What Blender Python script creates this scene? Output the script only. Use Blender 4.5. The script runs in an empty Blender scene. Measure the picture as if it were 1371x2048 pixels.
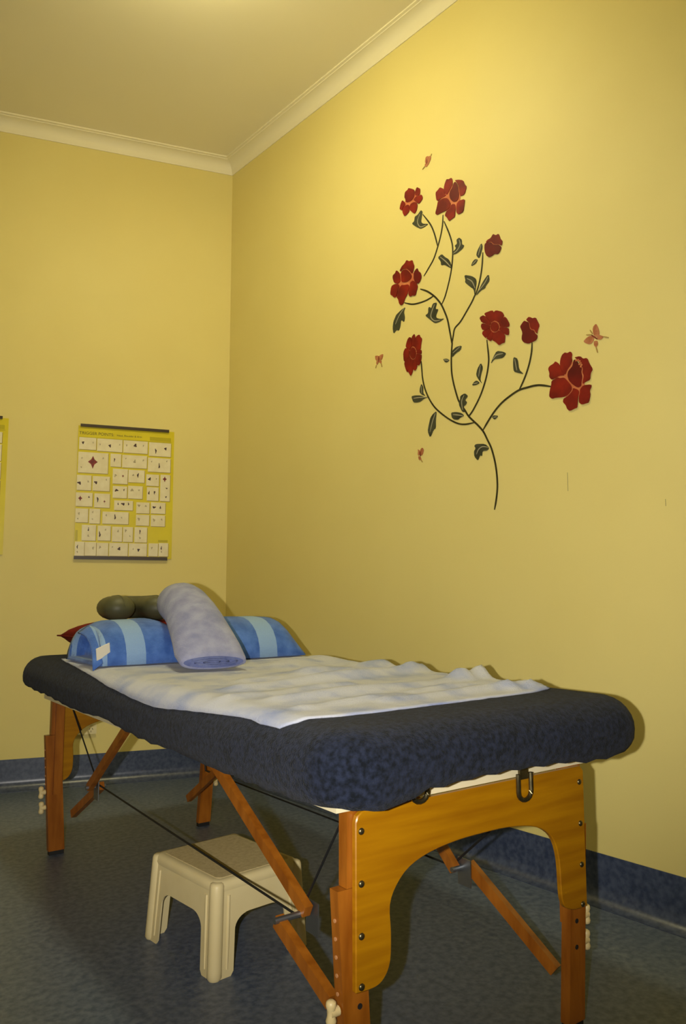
import bpy, bmesh, math, random
from mathutils import Vector, Matrix, noise
random.seed(4)
sc = bpy.context.scene
COL = sc.collection

# ------------------------------------------------------------------ camera
CAM = Vector((-2.151, -3.553, 0.9235))
YAW, PITCH = -0.694, 0.1046
cd = bpy.data.cameras.new('camera'); cam = bpy.data.objects.new('camera', cd); COL.objects.link(cam)
cd.sensor_fit = 'VERTICAL'; cd.sensor_height = 36.0; cd.lens = 36.0 * 1542.94 / 2048.0
cd.clip_start = 0.02
cam.location = CAM
cam.rotation_euler = (math.pi / 2 + PITCH, 0.0, YAW)
sc.camera = cam

# ------------------------------------------------------------------ world, lamps, exposure
w = bpy.data.worlds.new('world'); sc.world = w; w.use_nodes = True
w.node_tree.nodes['Background'].inputs[0].default_value = (1.0, 0.93, 0.75, 1)
w.node_tree.nodes['Background'].inputs[1].default_value = 0.02
sc.view_settings.view_transform = 'Standard'
try: sc.view_settings.look = 'None'
except Exception: pass
sc.view_settings.gamma = 1.0
sc.view_settings.use_curve_mapping = False
sc.view_settings.exposure = 0.0
CEIL_LAMP = (-1.05, -1.40)
LAMP_POWER = 78.0
FLASH_POWER = 140.0
# the photographer's flash: camera held upright, flash head to the left of the lens
fl = bpy.data.lights.new('camera_flash', 'SPOT'); flo = bpy.data.objects.new('camera_flash', fl); COL.objects.link(flo)
fl.energy = FLASH_POWER; fl.color = (1.0, 0.95, 0.86); fl.shadow_soft_size = 0.01
fl.spot_size = math.radians(92); fl.spot_blend = 0.75
cr = Vector((math.cos(YAW), math.sin(YAW), 0))
flo.location = CAM - cr * 0.095
flo.rotation_euler = (math.pi / 2 + PITCH + 0.05, 0, YAW + 0.02)

# ------------------------------------------------------------------ helpers
def link(o, parent=None):
    COL.objects.link(o)
    if parent is not None: o.parent = parent
    return o
def tag(o, label=None, cat=None, group=None, kind=None):
    if label: o['label'] = label
    if cat: o['category'] = cat
    if group: o['group'] = group
    if kind: o['kind'] = kind
    return o
def empty(name, loc, rz=0.0):
    o = bpy.data.objects.new(name, None); o.empty_display_size = 0.1
    o.location = loc; o.rotation_euler = (0, 0, rz)
    return link(o)
def obj(name, bm, mat, parent=None, smooth=False, loc=None, rz=None):
    me = bpy.data.meshes.new(name)
    bmesh.ops.recalc_face_normals(bm, faces=bm.faces)
    if smooth:
        for f in bm.faces: f.smooth = True
    bm.to_mesh(me); bm.free()
    me.materials.append(mat)
    o = bpy.data.objects.new(name, me)
    if loc is not None: o.location = loc
    if rz is not None: o.rotation_euler = (0, 0, rz)
    return link(o, parent)
def autosmooth(o, deg=40):
    for p in o.data.polygons: p.use_smooth = True
    try: o.data.set_sharp_from_angle(angle=math.radians(deg))
    except Exception: pass
    return o
def bevel(bm, w, seg=2, ang=30):
    ed = [e for e in bm.edges if len(e.link_faces) == 2 and e.calc_face_angle(0) > math.radians(ang)]
    if ed: bmesh.ops.bevel(bm, geom=ed, offset=w, segments=seg, profile=0.5, affect='EDGES')
def add_box(bm, x0, x1, y0, y1, z0, z1):
    vs = [bm.verts.new(p) for p in ((x0,y0,z0),(x1,y0,z0),(x1,y1,z0),(x0,y1,z0),(x0,y0,z1),(x1,y0,z1),(x1,y1,z1),(x0,y1,z1))]
    for f in ((0,3,2,1),(4,5,6,7),(0,1,5,4),(1,2,6,5),(2,3,7,6),(3,0,4,7)): bm.faces.new([vs[i] for i in f])
    return vs
def box(x0, x1, y0, y1, z0, z1, bw=0, seg=2):
    bm = bmesh.new(); add_box(bm, x0, x1, y0, y1, z0, z1)
    if bw: bevel(bm, bw, seg)
    return bm
def bar(p, q, wd, ht, up=(0,0,1), bw=0.003):
    """square bar from p to q: wd across, ht along up"""
    p, q = Vector(p), Vector(q); d = (q - p); L = d.length; d.normalize()
    s = d.cross(Vector(up)).normalized(); u = s.cross(d).normalized()
    bm = box(-wd/2, wd/2, 0, L, -ht/2, ht/2, bw)
    M = Matrix((( s.x, d.x, u.x, p.x), (s.y, d.y, u.y, p.y), (s.z, d.z, u.z, p.z), (0,0,0,1)))
    bmesh.ops.transform(bm, matrix=M, verts=bm.verts)
    return bm
def add_tube(bm, pts, r, n=8, cap=True):
    pts = [Vector(p) for p in pts]; rings = []
    ref = Vector((0.13, 0.21, 0.97))
    for i, p in enumerate(pts):
        t = (pts[min(i+1, len(pts)-1)] - pts[max(i-1, 0)]).normalized()
        s = t.cross(ref)
        if s.length < 1e-3: s = t.cross(Vector((1, 0, 0)))
        s.normalize(); u = s.cross(t)
        rr = r[i] if isinstance(r, (list, tuple)) else r
        rings.append([bm.verts.new(p + (s*math.cos(2*math.pi*k/n) + u*math.sin(2*math.pi*k/n))*rr) for k in range(n)])
    for a, b in zip(rings, rings[1:]):
        for k in range(n): bm.faces.new((a[k], a[(k+1)%n], b[(k+1)%n], b[k]))
    if cap: bm.faces.new(rings[0][::-1]); bm.faces.new(rings[-1])
def tube(pts, r, n=8):
    bm = bmesh.new(); add_tube(bm, pts, r, n); return bm
def loft(rings, cap=True):
    bm = bmesh.new(); R = [[bm.verts.new(p) for p in r] for r in rings]; n = len(R[0])
    for a, b in zip(R, R[1:]):
        for k in range(n): bm.faces.new((a[k], a[(k+1)%n], b[(k+1)%n], b[k]))
    if cap: bm.faces.new(R[0][::-1]); bm.faces.new(R[-1])
    return bm
def cyl(c, axis, r, h, n=14):
    c = Vector(c); ax = Vector(axis).normalized()
    return tube([c - ax*h/2, c + ax*h/2], r, n)
def smooth_line(pts, k=4):
    """Catmull-Rom"""
    P = [Vector(p) for p in pts]; out = []
    for i in range(len(P)-1):
        p0, p1, p2, p3 = P[max(i-1,0)], P[i], P[i+1], P[min(i+2,len(P)-1)]
        for j in range(k):
            t = j/k
            out.append(0.5*((2*p1)+(p2-p0)*t+(2*p0-5*p1+4*p2-p3)*t*t+(3*p1-p0-3*p2+p3)*t**3))
    out.append(P[-1]); return out
def lerp(tab, x):
    if x <= tab[0][0]: return tab[0][1]
    for (x0, y0), (x1, y1) in zip(tab, tab[1:]):
        if x <= x1: return y0 + (y1-y0)*(x-x0)/(x1-x0)
    return tab[-1][1]

# ------------------------------------------------------------------ materials
def srgb(r, g, b):
    f = lambda c: (c/255/12.92) if c/255 <= 0.04045 else ((c/255+0.055)/1.055)**2.4
    return (f(r), f(g), f(b), 1.0)
def mat(name, c1, c2=None, scale=8.0, rough=0.6, detail=3.0, bump=0.0, bscale=None, spec=0.5, metal=0.0, stretch=None, lo=0.35, hi=0.65, sheen=0.0):
    m = bpy.data.materials.new(name); m.use_nodes = True; nt = m.node_tree; N = nt.nodes; L = nt.links
    b = N['Principled BSDF']; b.inputs['Roughness'].default_value = rough; b.inputs['Metallic'].default_value = metal
    b.inputs['Specular IOR Level'].default_value = spec
    if sheen: b.inputs['Sheen Weight'].default_value = sheen
    b.inputs['Base Color'].default_value = c1
    tc = N.new('ShaderNodeTexCoord'); vec = tc.outputs['Object']
    if stretch:
        mp = N.new('ShaderNodeMapping'); mp.inputs['Scale'].default_value = stretch
        L.new(vec, mp.inputs['Vector']); vec = mp.outputs['Vector']
    if c2 is not None:
        nz = N.new('ShaderNodeTexNoise'); nz.inputs['Scale'].default_value = scale; nz.inputs['Detail'].default_value = detail
        L.new(vec, nz.inputs['Vector'])
        rp = N.new('ShaderNodeValToRGB'); rp.color_ramp.elements[0].position = lo; rp.color_ramp.elements[1].position = hi
        rp.color_ramp.elements[0].color = c1; rp.color_ramp.elements[1].color = c2
        L.new(nz.outputs['Fac'], rp.inputs['Fac']); L.new(rp.outputs['Color'], b.inputs['Base Color'])
    if bump:
        n2 = N.new('ShaderNodeTexNoise'); n2.inputs['Scale'].default_value = bscale or scale*3; n2.inputs['Detail'].default_value = 4
        L.new(vec, n2.inputs['Vector'])
        bp = N.new('ShaderNodeBump'); bp.inputs['Strength'].default_value = bump; bp.inputs['Distance'].default_value = 0.004
        L.new(n2.outputs['Fac'], bp.inputs['Height']); L.new(bp.outputs['Normal'], b.inputs['Normal'])
    return m
M = {}
M['wall'] = mat('cream_yellow_wall_paint', srgb(224, 208, 130), srgb(228, 213, 136), 1.3, rough=0.55, bump=0.03, bscale=160, spec=0.35)
M['ceiling'] = mat('off_white_ceiling_paint', srgb(242, 234, 198), srgb(244, 236, 202), 1.5, rough=0.8, bump=0.02, bscale=120, spec=0.2)
M['cornice'] = mat('cornice_plaster', srgb(242, 233, 194), srgb(244, 235, 198), 3, rough=0.6, spec=0.3)
M['floor'] = mat('blue_grey_speckled_vinyl', srgb(68, 81, 106), srgb(99, 110, 130), 55, rough=0.42, detail=6, bump=0.05, bscale=200, spec=0.5)
M['skirting'] = mat('navy_speckled_vinyl', srgb(50, 60, 86), srgb(74, 84, 108), 60, rough=0.3, detail=6, spec=0.5)
M['cover'] = mat('navy_towelling', srgb(18, 22, 29), srgb(36, 42, 60), 100, rough=0.95, detail=5, bump=0.6, bscale=330, spec=0.08, sheen=0.06)
M['pad'] = mat('cream_vinyl', srgb(232, 222, 186), srgb(226, 214, 176), 12, rough=0.5)
M['ply'] = mat('golden_plywood', srgb(174, 120, 6), srgb(152, 98, 4), 5, rough=0.35, detail=5, stretch=(0.7, 4, 9), spec=0.5)
M['beech'] = mat('orange_beech', srgb(164, 98, 26), srgb(134, 74, 14), 9, rough=0.35, detail=4, stretch=(4, 4, 0.7), spec=0.5)
M['dark_metal'] = mat('aged_steel', srgb(120, 110, 80), srgb(90, 84, 62), 60, rough=0.35, metal=0.9)
M['steel'] = mat('bright_steel', srgb(150, 154, 158), rough=0.5, metal=1.0)
M['black'] = mat('black_cable', srgb(22, 23, 24), rough=0.6)
M['hole'] = mat('dark_hole', srgb(20, 16, 12), rough=0.9)
M['knob'] = mat('cream_knob_plastic', srgb(232, 212, 156), srgb(222, 200, 144), 30, rough=0.4)
M['plug'] = mat('pale_wood_plug', srgb(196, 140, 92), rough=0.5)
M['stool'] = mat('cream_plastic', srgb(226, 210, 160), srgb(220, 203, 152), 10, rough=0.42, spec=0.4)
M['stool_top'] = mat('cream_plastic_textured', srgb(214, 196, 146), srgb(198, 178, 128), 90, rough=0.6, bump=0.25, bscale=260, spec=0.3)
M['towel'] = mat('pale_blue_towelling', srgb(188, 192, 205), srgb(136, 150, 196), 9, rough=0.95, lo=0.46, hi=0.72, detail=8, bump=0.5, bscale=260, spec=0.05, sheen=0.2)  # second colour: lavender patches painted in for the bluish shade of the folds
M['roll'] = mat('lavender_towelling', srgb(156, 160, 192), srgb(128, 134, 174), 20, rough=0.95, detail=6, bump=0.6, bscale=240, spec=0.05, sheen=0.2)
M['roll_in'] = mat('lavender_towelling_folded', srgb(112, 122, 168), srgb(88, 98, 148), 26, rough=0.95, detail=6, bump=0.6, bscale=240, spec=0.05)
M['red'] = mat('dark_red_fabric', srgb(120, 20, 14), srgb(96, 12, 10), 14, rough=0.8, spec=0.2)
M['olive'] = mat('olive_grey_vinyl', srgb(84, 84, 58), srgb(72, 72, 50), 8, rough=0.5, spec=0.4)
M['tag'] = mat('white_label', srgb(235, 228, 208), rough=0.8)
M['petal'] = mat('red_petal_vinyl', srgb(136, 26, 10), srgb(100, 10, 4), 16, rough=0.5, detail=3, spec=0.3)
M['petal_dark'] = mat('deep_red_petal_vinyl', srgb(108, 8, 6), srgb(84, 4, 4), 16, rough=0.5, spec=0.3)
M['petal_gap'] = mat('pale_coral_vinyl', srgb(206, 128, 82), srgb(186, 100, 60), 20, rough=0.5, spec=0.3)
M['stem'] = mat('dark_olive_vinyl', srgb(58, 54, 26), srgb(44, 40, 18), 20, rough=0.5, spec=0.3)
M['leaf'] = mat('grey_green_vinyl', srgb(74, 76, 56), srgb(52, 54, 38), 24, rough=0.5, spec=0.3)
M['vein'] = mat('pale_sage_vinyl', srgb(158, 152, 124), rough=0.5, spec=0.3)
M['wing'] = mat('dusty_pink_vinyl', srgb(186, 122, 82), srgb(164, 98, 60), 60, rough=0.5, spec=0.3)
M['antenna'] = mat('brown_vinyl', srgb(168, 138, 72), rough=0.5, spec=0.3)
M['poster'] = mat('bright_yellow_print', srgb(222, 206, 30), srgb(214, 196, 24), 6, rough=0.4, spec=0.4)
M['header'] = mat('olive_yellow_print', srgb(186, 172, 14), rough=0.4, spec=0.4)
M['panel'] = mat('cream_print', srgb(236, 226, 190), srgb(228, 216, 176), 30, rough=0.45, spec=0.4)
M['panel_shade'] = mat('brown_print_line', srgb(150, 128, 50), rough=0.5)
M['fig_dark'] = mat('dark_brown_print', srgb(70, 34, 18), srgb(46, 22, 14), 80, rough=0.5)
M['fig_light'] = mat('pale_grey_print', srgb(182, 168, 128), srgb(160, 146, 110), 80, rough=0.5)
M['fig_red'] = mat('dark_red_print', srgb(134, 40, 22), srgb(100, 24, 14), 80, rough=0.5)
M['rail'] = mat('dark_brown_plastic', srgb(58, 44, 18), rough=0.45)
M['ink'] = mat('dark_olive_ink', srgb(84, 74, 8), rough=0.5)
M['outlet'] = mat('cream_outlet_plastic', srgb(228, 214, 160), rough=0.4)
M['slot'] = mat('outlet_slot', srgb(60, 50, 30), rough=0.8)
M['scuff'] = mat('grey_scuff', srgb(150, 140, 92), rough=0.8)

# ------------------------------------------------------------------ room shell
UL = Vector((-0.944, 0.329)).normalized()
ROOM = [Vector((0, 0)), Vector((0, -5.0)), Vector((-4.2, -5.0)), UL * (4.2/0.944)]   # corner, near right, near left, far left
HC = 3.32
def inward(i):
    d = (ROOM[(i+1) % 4] - ROOM[i]).normalized(); return Vector((d.y, -d.x))     # ROOM runs clockwise
def inset(i, d):
    """room corner i moved d inwards from both of its walls"""
    n0, n1 = inward((i-1) % 4), inward(i)
    det = n0.x*n1.y - n0.y*n1.x
    return ROOM[i] + Vector(((d*n1.y - d*n0.y)/det, (n0.x*d - n1.x*d)/det))
def along(i, prof, name, m):
    rings = []
    for j in (i, (i+1) % 4):
        ring = []
        for d, z in prof:
            q = inset(j, d); ring.append((q.x, q.y, z))
        rings.append(ring)
    bm = loft(rings); o = obj(name, bm, m); autosmooth(o, 35); return tag(o, kind='structure')
def plate(name, z0, z1, m, d):
    pts = [inset(i, d) for i in range(4)]
    bm = loft([[(p.x, p.y, z0) for p in pts], [(p.x, p.y, z1) for p in pts]])
    return tag(obj(name, bm, m), kind='structure')
floor = plate('floor', -0.1, 0.0, M['floor'], -0.1)
ceiling = plate('ceiling', HC, HC+0.1, M['ceiling'], -0.1)
WN = ['right', 'front', 'left', 'back']
walls = {}
corn = [(0, 3.25), (0.004, 3.25), (0.006, 3.258)] + [(0.008+0.05*(1-math.cos(t*math.pi/2/6)), 3.262+0.046*math.sin(t*math.pi/2/6)) for t in range(7)] + [(0.06, 3.311), (0.07, 3.313), (0.07, 3.32), (0, 3.32)]
skirt = [(0, 0.141), (0.003, 0.141), (0.004, 0.06)] + [(0.004+0.046*(1-math.cos(t*math.pi/16)), 0.0475-0.046*math.sin(t*math.pi/16)) for t in range(9)] + [(0.05, 0), (0, 0)]
for i in range(4):
    walls[WN[i]] = along(i, [(0, 0), (0, HC), (-0.1, HC), (-0.1, 0)], 'wall_' + WN[i], M['wall'])
    along(i, corn, 'trim_%d' % (i+1), M['cornice'])
    along(i, skirt, 'baseboard_' + WN[i], M['skirting'])
for k, (s0, z0, s1, z1) in enumerate(((2.1098, 1.3137, 2.1114, 1.2528), (2.4372, 1.196, 2.4378, 1.1755))):
    bm = box(-0.0006, 0.0, -s0-0.0007, -s0+0.0007, z1, z0); obj('scuff_mark', bm, M['scuff'], walls['right'])

# ------------------------------------------------------------------ ceiling lamp (shallow round fitting)
def make_ceiling_lamp():
    x, y = CEIL_LAMP
    t = empty('ceiling_light', (x, y, HC)); tag(t, 'round white glass light fitting on the ceiling', 'ceiling light')
    prof = [(0.06, 0), (0.06, -0.07), (0.10, -0.078), (0.13, -0.086)]
    bm = loft([[(r*math.cos(a*math.pi/20), r*math.sin(a*math.pi/20), z) for a in range(40)] for r, z in prof])
    autosmooth(obj('base_ring', bm, M['cornice'], t))
    m = bpy.data.materials.new('lit_opal_glass'); m.use_nodes = True
    b = m.node_tree.nodes['Principled BSDF']; b.inputs['Base Color'].default_value = (0.9, 0.88, 0.8, 1)
    b.inputs['Emission Color'].default_value = (1.0, 0.89, 0.50, 1); b.inputs['Emission Strength'].default_value = LAMP_POWER
    rings = []
    for k in range(9):
        a = k/8*math.pi/2; r = 0.165*math.cos(a) + 0.002; z = -0.088 - 0.075*math.sin(a)
        rings.append([(r*math.cos(q*math.pi/20), r*math.sin(q*math.pi/20), z) for q in range(40)])
    obj('glass_dome', loft(rings), m, t, smooth=True)
make_ceiling_lamp()

# ------------------------------------------------------------------ massage table (local frame: x across, y away, origin at near left end bolts)
TX, TY, TA = -1.237, -2.493, -0.065
def tw(a, b, z):
    c, s = math.cos(TA), math.sin(TA); return Vector((TX + a*c - b*s, TY + a*s + b*c, z))
table = empty('massage_table', (TX, TY, 0), TA)
tag(table, 'folding wooden massage table with arched plywood ends standing beside the wall', 'massage table')
LEN = 1.81
# cream deck and foam pad under the cover
for k, (b0, b1) in enumerate(((0.0, 0.9), (0.91, LEN))):
    autosmooth(obj('deck_board', box(-0.045, 0.645, b0, b1, 0.546, 0.586, 0.006), M['pad'], table))
    autosmooth(obj('foam_pad', box(-0.075, 0.69, -0.06 if k == 0 else 0.912, 0.898 if k == 0 else 1.89, 0.59, 0.665, 0.025, 3), M['pad'], table))
def end_panel(far):
    # arched plywood end: outline in (a, z)
    arch = [(-0.012,0.248),(0.03,0.247),(0.052,0.258),(0.065,0.283),(0.067,0.33),(0.065,0.375),(0.08,0.405),(0.11,0.43),(0.16,0.446),(0.23,0.4545),(0.30,0.456),
            (0.37,0.4545),(0.44,0.445),(0.485,0.428),(0.512,0.402),(0.526,0.36),(0.53,0.30),(0.534,0.276),(0.546,0.26),(0.575,0.25),(0.616,0.249)]
    top = [(0.616,0.535),(0.606,0.545),(0.003,0.545),(-0.008,0.538),(-0.012,0.527)]
    arch = [(v.x, v.z) for v in smooth_line([(a, 0, z) for a, z in arch], 3)]
    out = arch + top
    bm = bmesh.new()
    f = bm.faces.new([bm.verts.new((a, 0, z)) for a, z in out])
    r = bmesh.ops.extrude_face_region(bm, geom=[f]); bmesh.ops.translate(bm, vec=(0, 0.012, 0), verts=[v for v in r['geom'] if isinstance(v, bmesh.types.BMVert)])
    bevel(bm, 0.002, 1, 60)
    o = obj('end_panel', bm, M['ply'], table); o.location = (0, LEN if far else -0.012, 0)
    autosmooth(o, 30)
    y = 0.012 if far else 0.0; sy = 1 if far else -1
    for a in (0.0, 0.6):
        for z in (0.512, 0.4245, 0.3385, 0.2565):
            bm = loft([[(a + r*math.cos(q*math.pi/5), y + sy*h, z + r*math.sin(q*math.pi/5)) for q in range(10)] for r, h in ((0.0062, 0.0), (0.0058, 0.0018), (0.003, 0.0034))])
            autosmooth(obj('bolt', bm, M['dark_metal'], o), 50)
    return o
ends = [end_panel(False), end_panel(True)]
# hanging steel loops on the near end
for a in (0.415, 0.13):
    z1 = 0.556 if a > 0.3 else 0.596
    pts = [(a-0.019, -0.019, z1), (a-0.019, -0.019, z1-0.036)] + [(a-0.019*math.cos(t*math.pi/8), -0.019, z1-0.036-0.017*math.sin(t*math.pi/8)) for t in range(1, 8)] + [(a+0.019, -0.019, z1-0.036), (a+0.019, -0.019, z1)]
    bm = tube(pts, 0.0048, 8)
    lp = autosmooth(obj('steel_loop', bm, M['dark_metal'], table))
    obj('loop_bracket', box(a-0.012, a+0.012, -0.018, -0.0125, z1-0.012, z1+0.012, 0.002), M['dark_metal'], lp)
def leg(right, far):
    sx = 1 if right else -1; sy = 1 if far else -1
    ax = 0.6 if right else 0.0                                   # bolt line
    by = LEN if far else 0.0
    X = lambda d: ax + sx*d                                       # d outwards
    Y = lambda d: by - sy*d                                       # d inwards from the panel
    def bx(x0, x1, y0, y1, z0, z1, bw=0.0):
        return box(min(X(x0), X(x1)), max(X(x0), X(x1)), min(Y(y0), Y(y1)), max(Y(y0), Y(y1)), z0, z1, bw)
    o_up = 0.022 if not right else 0.020
    bm = bx(-0.02, o_up, 0.0005, 0.024, 0.417, 0.5455, 0.005)
    post = autosmooth(obj('leg', bm, M['beech'], table))
    bm = bx(-0.02, o_up-0.012, 0.0252, 0.034, 0.21, 0.5455, 0.003)
    autosmooth(obj('inner_post', bm, M['beech'], post))
    o_ex = 0.041 if not right else 0.037
    bm = bx(-0.014, o_ex, 0.001, 0.0245, 0.014, 0.416, 0.003)
    for v in bm.verts: v.co.x -= sx*0.026*(0.416 - v.co.z)/0.416 * (1 if v.co.z < 0.3 else 0.6)
    ext = autosmooth(obj('leg_extension', bm, M['beech'], post))
    bm = bx(-0.012, o_ex-0.002, 0.003, 0.0225, 0.0, 0.0138, 0.002)
    for v in bm.verts: v.co.x -= sx*0.026
    autosmooth(obj('rubber_foot', bm, M['black'], post))
    shift = lambda z: 0.026*(0.416 - z)/0.416*0.8
    for z in (0.365, 0.335, 0.305, 0.275, 0.245):                # adjusting holes on the outer edge
        bm = cyl((X(o_ex + 0.0004 - shift(z)), Y(0.0125), z), (1, 0, 0), 0.0034, 0.0016, 10); obj('adjusting_hole', bm, M['plug'], post)
    for z in (0.219, 0.166):
        bm = cyl((X(-0.046 + 0.05 - shift(z)), Y(0.0006), z), (0, 1, 0), 0.005, 0.0016, 10); obj('screw_head', bm, M['hole'], post)
        # wing knob: hub with two lobes
        kx = o_ex - shift(z)
        bm = bmesh.new()
        add_tube(bm, [(X(kx+0.0005), Y(0.0125), z), (X(kx+0.018), Y(0.0125), z)], 0.0085, 12)
        add_tube(bm, [(X(kx+0.015), Y(0.0125), z-0.021), (X(kx+0.015), Y(0.0125), z-0.018), (X(kx+0.015), Y(0.0125), z-0.012), (X(kx+0.015), Y(0.0125), z-0.004), (X(kx+0.015), Y(0.0125), z+0.004), (X(kx+0.015), Y(0.0125), z+0.012), (X(kx+0.015), Y(0.0125), z+0.018), (X(kx+0.015), Y(0.0125), z+0.021)], [0.004, 0.0085, 0.0095, 0.007, 0.007, 0.0095, 0.0085, 0.004], 12)
        autosmooth(obj('wing_knob', bm, M['knob'], post), 60)
    return post
for r in (False, True):
    for f in (False, True): leg(r, f)
# folding braces: (upper top, hinge, lower start, lower end) per leg, then cables
BR = {'nl': ((0.02,0.63,0.545), (0.02,0.185,0.312), (-0.028,0.215,0.298), (-0.028,0.036,0.222)),
      'fl': ((0.02,1.13,0.545), (0.02,1.48,0.29), (0.05,1.45,0.297), (0.05,1.735,0.145)),
      'nr': ((0.515,0.60,0.545), (0.50,0.275,0.268), (0.532,0.262,0.278), (0.576,0.046,0.106)),
      'fr': ((0.53,1.19,0.545), (0.53,1.50,0.30), (0.505,1.50,0.285), (0.485,1.72,0.135))}
for k in ('nl', 'fl', 'nr', 'fr'):
    u0, h, l0, l1 = BR[k]
    up = autosmooth(obj('brace', bar(u0, h, 0.018, 0.024, (0, 0, 1), 0.004), M['beech'], table))
    lo = autosmooth(obj('lower_brace', bar(l0, l1, 0.018, 0.026, (0, 0, 1), 0.004), M['beech'], up))
    hv = (Vector(h) + Vector(l0))/2; d = (Vector(h) - Vector(l0)); 
    ya = Vector((0.0, (0.0), 0.0))
    obj('hinge_bolt', tube([Vector((min(h[0], l0[0])-0.018, hv.y, hv.z)), Vector((max(h[0], l0[0])+0.018, hv.y, hv.z))], 0.006, 10), M['steel'], up)
    hb = box(h[0]+0.0135, h[0]+0.0165, hv.y-0.03, hv.y+0.012, hv.z-0.04, hv.z+0.022, 0.001)
    obj('hinge_plate', hb, M['steel'], up)
for pts in (((0.034,0.236,0.283), (0.042,1.462,0.300)), ((0.034,0.218,0.314), (0.004,0.056,0.507)), ((0.042,1.468,0.304), (0.04,1.745,0.505)),
            ((0.514,0.300,0.268), (0.515,1.64,0.250)), ((0.514,0.288,0.280), (0.470,0.128,0.400)), ((0.515,1.64,0.252), (0.53,1.745,0.505))):
    obj('cable', tube(pts, 0.0026, 6), M['black'], table)

# ------------------------------------------------------------------ navy fitted cover
A0, A1, B0, B1, ZT, RT = -0.115, 0.752, -0.10, 1.93, 0.695, 0.07
def rrect(d, rc, n_c=9, n_l=44, n_s=20):
    """rounded rectangle inset by d, same number of points always"""
    x0, x1, y0, y1 = A0+d, A1-d, B0+d, B1-d; r = max(rc-d, 0.012)
    r = min(r, (x1-x0)/2*0.95)
    pts = []
    def arc(cx, cy, a0):
        for k in range(n_c): 
            a = a0 + math.pi/2*k/(n_c-1); pts.append((cx+r*math.cos(a), cy+r*math.sin(a)))
    def seg(p, q, n):
        for k in range(1, n): pts.append((p[0]+(q[0]-p[0])*k/n, p[1]+(q[1]-p[1])*k/n))
    arc(x1-r, y0+r, -math.pi/2); seg((x1, y0+r), (x1, y1-r), n_l)
    arc(x1-r, y1-r, 0); seg((x1-r, y1), (x0+r, y1), n_s)
    arc(x0+r, y1-r, math.pi/2); seg((x0, y1-r), (x0, y0+r), n_l)
    arc(x0+r, y0+r, math.pi); seg((x0+r, y0), (x1-r, y0), n_s)
    return pts
HEM_NEAR = [(-0.12,0.579),(-0.085,0.570),(-0.024,0.568),(0.019,0.570),(0.05,0.578),(0.08,0.586),(0.159,0.589),(0.275,0.591),(0.45,0.586),(0.53,0.577),(0.616,0.578),(0.69,0.592),(0.73,0.60)]
HEM_LEFT = [(-0.1,0.575),(0.0,0.573),(0.2,0.569),(0.37,0.571),(0.55,0.573),(0.665,0.569),(0.81,0.573),(0.93,0.580),(1.0,0.587),(1.17,0.578),(1.35,0.580),(1.53,0.588),(1.7,0.590),(1.93,0.600)]
def hem(a, b):
    dn, dl = b-B0, a-A0
    z = lerp(HEM_NEAR, a) if dn < dl else lerp(HEM_LEFT, b)
    if a > 0.6: z = lerp(HEM_NEAR, a) if b < 0.05 else 0.585
    if b > 1.85: z = 0.595
    return z + 0.0022*math.sin(a*95+b*71) + 0.002*noise.noise(Vector((a*40, b*40, 3)))
def soft(a, b, z, k=1.0):
    return Vector((noise.noise(Vector((a*7, b*7, z*9)))*0.0035*k, noise.noise(Vector((a*7+9, b*7, z*9)))*0.0035*k, 0))
rings = []
for d, lev in ((0.022, -1), (0.006, 0), (0.001, 0.35), (0.0, 1)):
    ring = []
    for a, b in rrect(d, 0.10):
        h = hem(a, b); z = h - 0.001 if lev < 0 else h + (0.625-h)*lev
        dent = 0.0
        if abs(b-0.93) < 0.03 and (a < 0 or a > 0.6): dent = 0.007*(1-abs(b-0.93)/0.03)
        v = Vector((a + (dent if a < 0.3 else -dent), b, z)) + soft(a, b, z)
        ring.append(v)
    rings.append(ring)
for k in range(1, 8):
    t = k/7*math.pi/2; d = RT*(1-math.cos(t)); z = 0.625 + RT*math.sin(t)
    rings.append([Vector((a + (0.004*(1-abs(b-0.93)/0.03) if abs(b-0.93) < 0.03 and a < 0 else 0), b, z)) + soft(a, b, z, 1-k/9) for a, b in rrect(d, 0.10)])
for d in (0.11, 0.17, 0.25, 0.33, 0.405):
    rings.append([Vector((a, b, ZT + 0.001)) for a, b in rrect(d, 0.10)])
bm = loft(rings, cap=False); bm.faces.new([v for v in list(bm.verts)[-len(rings[0]):]])
base = tw(0.3, 0.905, 0.57)
def local(bm, a, b, z):
    bmesh.ops.translate(bm, vec=(-a, -b, -z), verts=bm.verts); return bm
cov = obj('fitted_cover', local(bm, 0.3, 0.905, 0.57), M['cover'], smooth=True, loc=base, rz=TA)
md = cov.modifiers.new('thickness', 'SOLIDIFY'); md.thickness = 0.0035; md.offset = -1
tag(cov, 'navy blue towelling cover stretched over the massage table top', 'cover')

def cover_z(a, b):
    d = min(a-A0, A1-a, b-B0, B1-b)
    if d >= RT: return ZT
    d = max(d, 0.0); return ZT - RT + math.sqrt(max(RT*RT-(RT-d)**2, 0))

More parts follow.
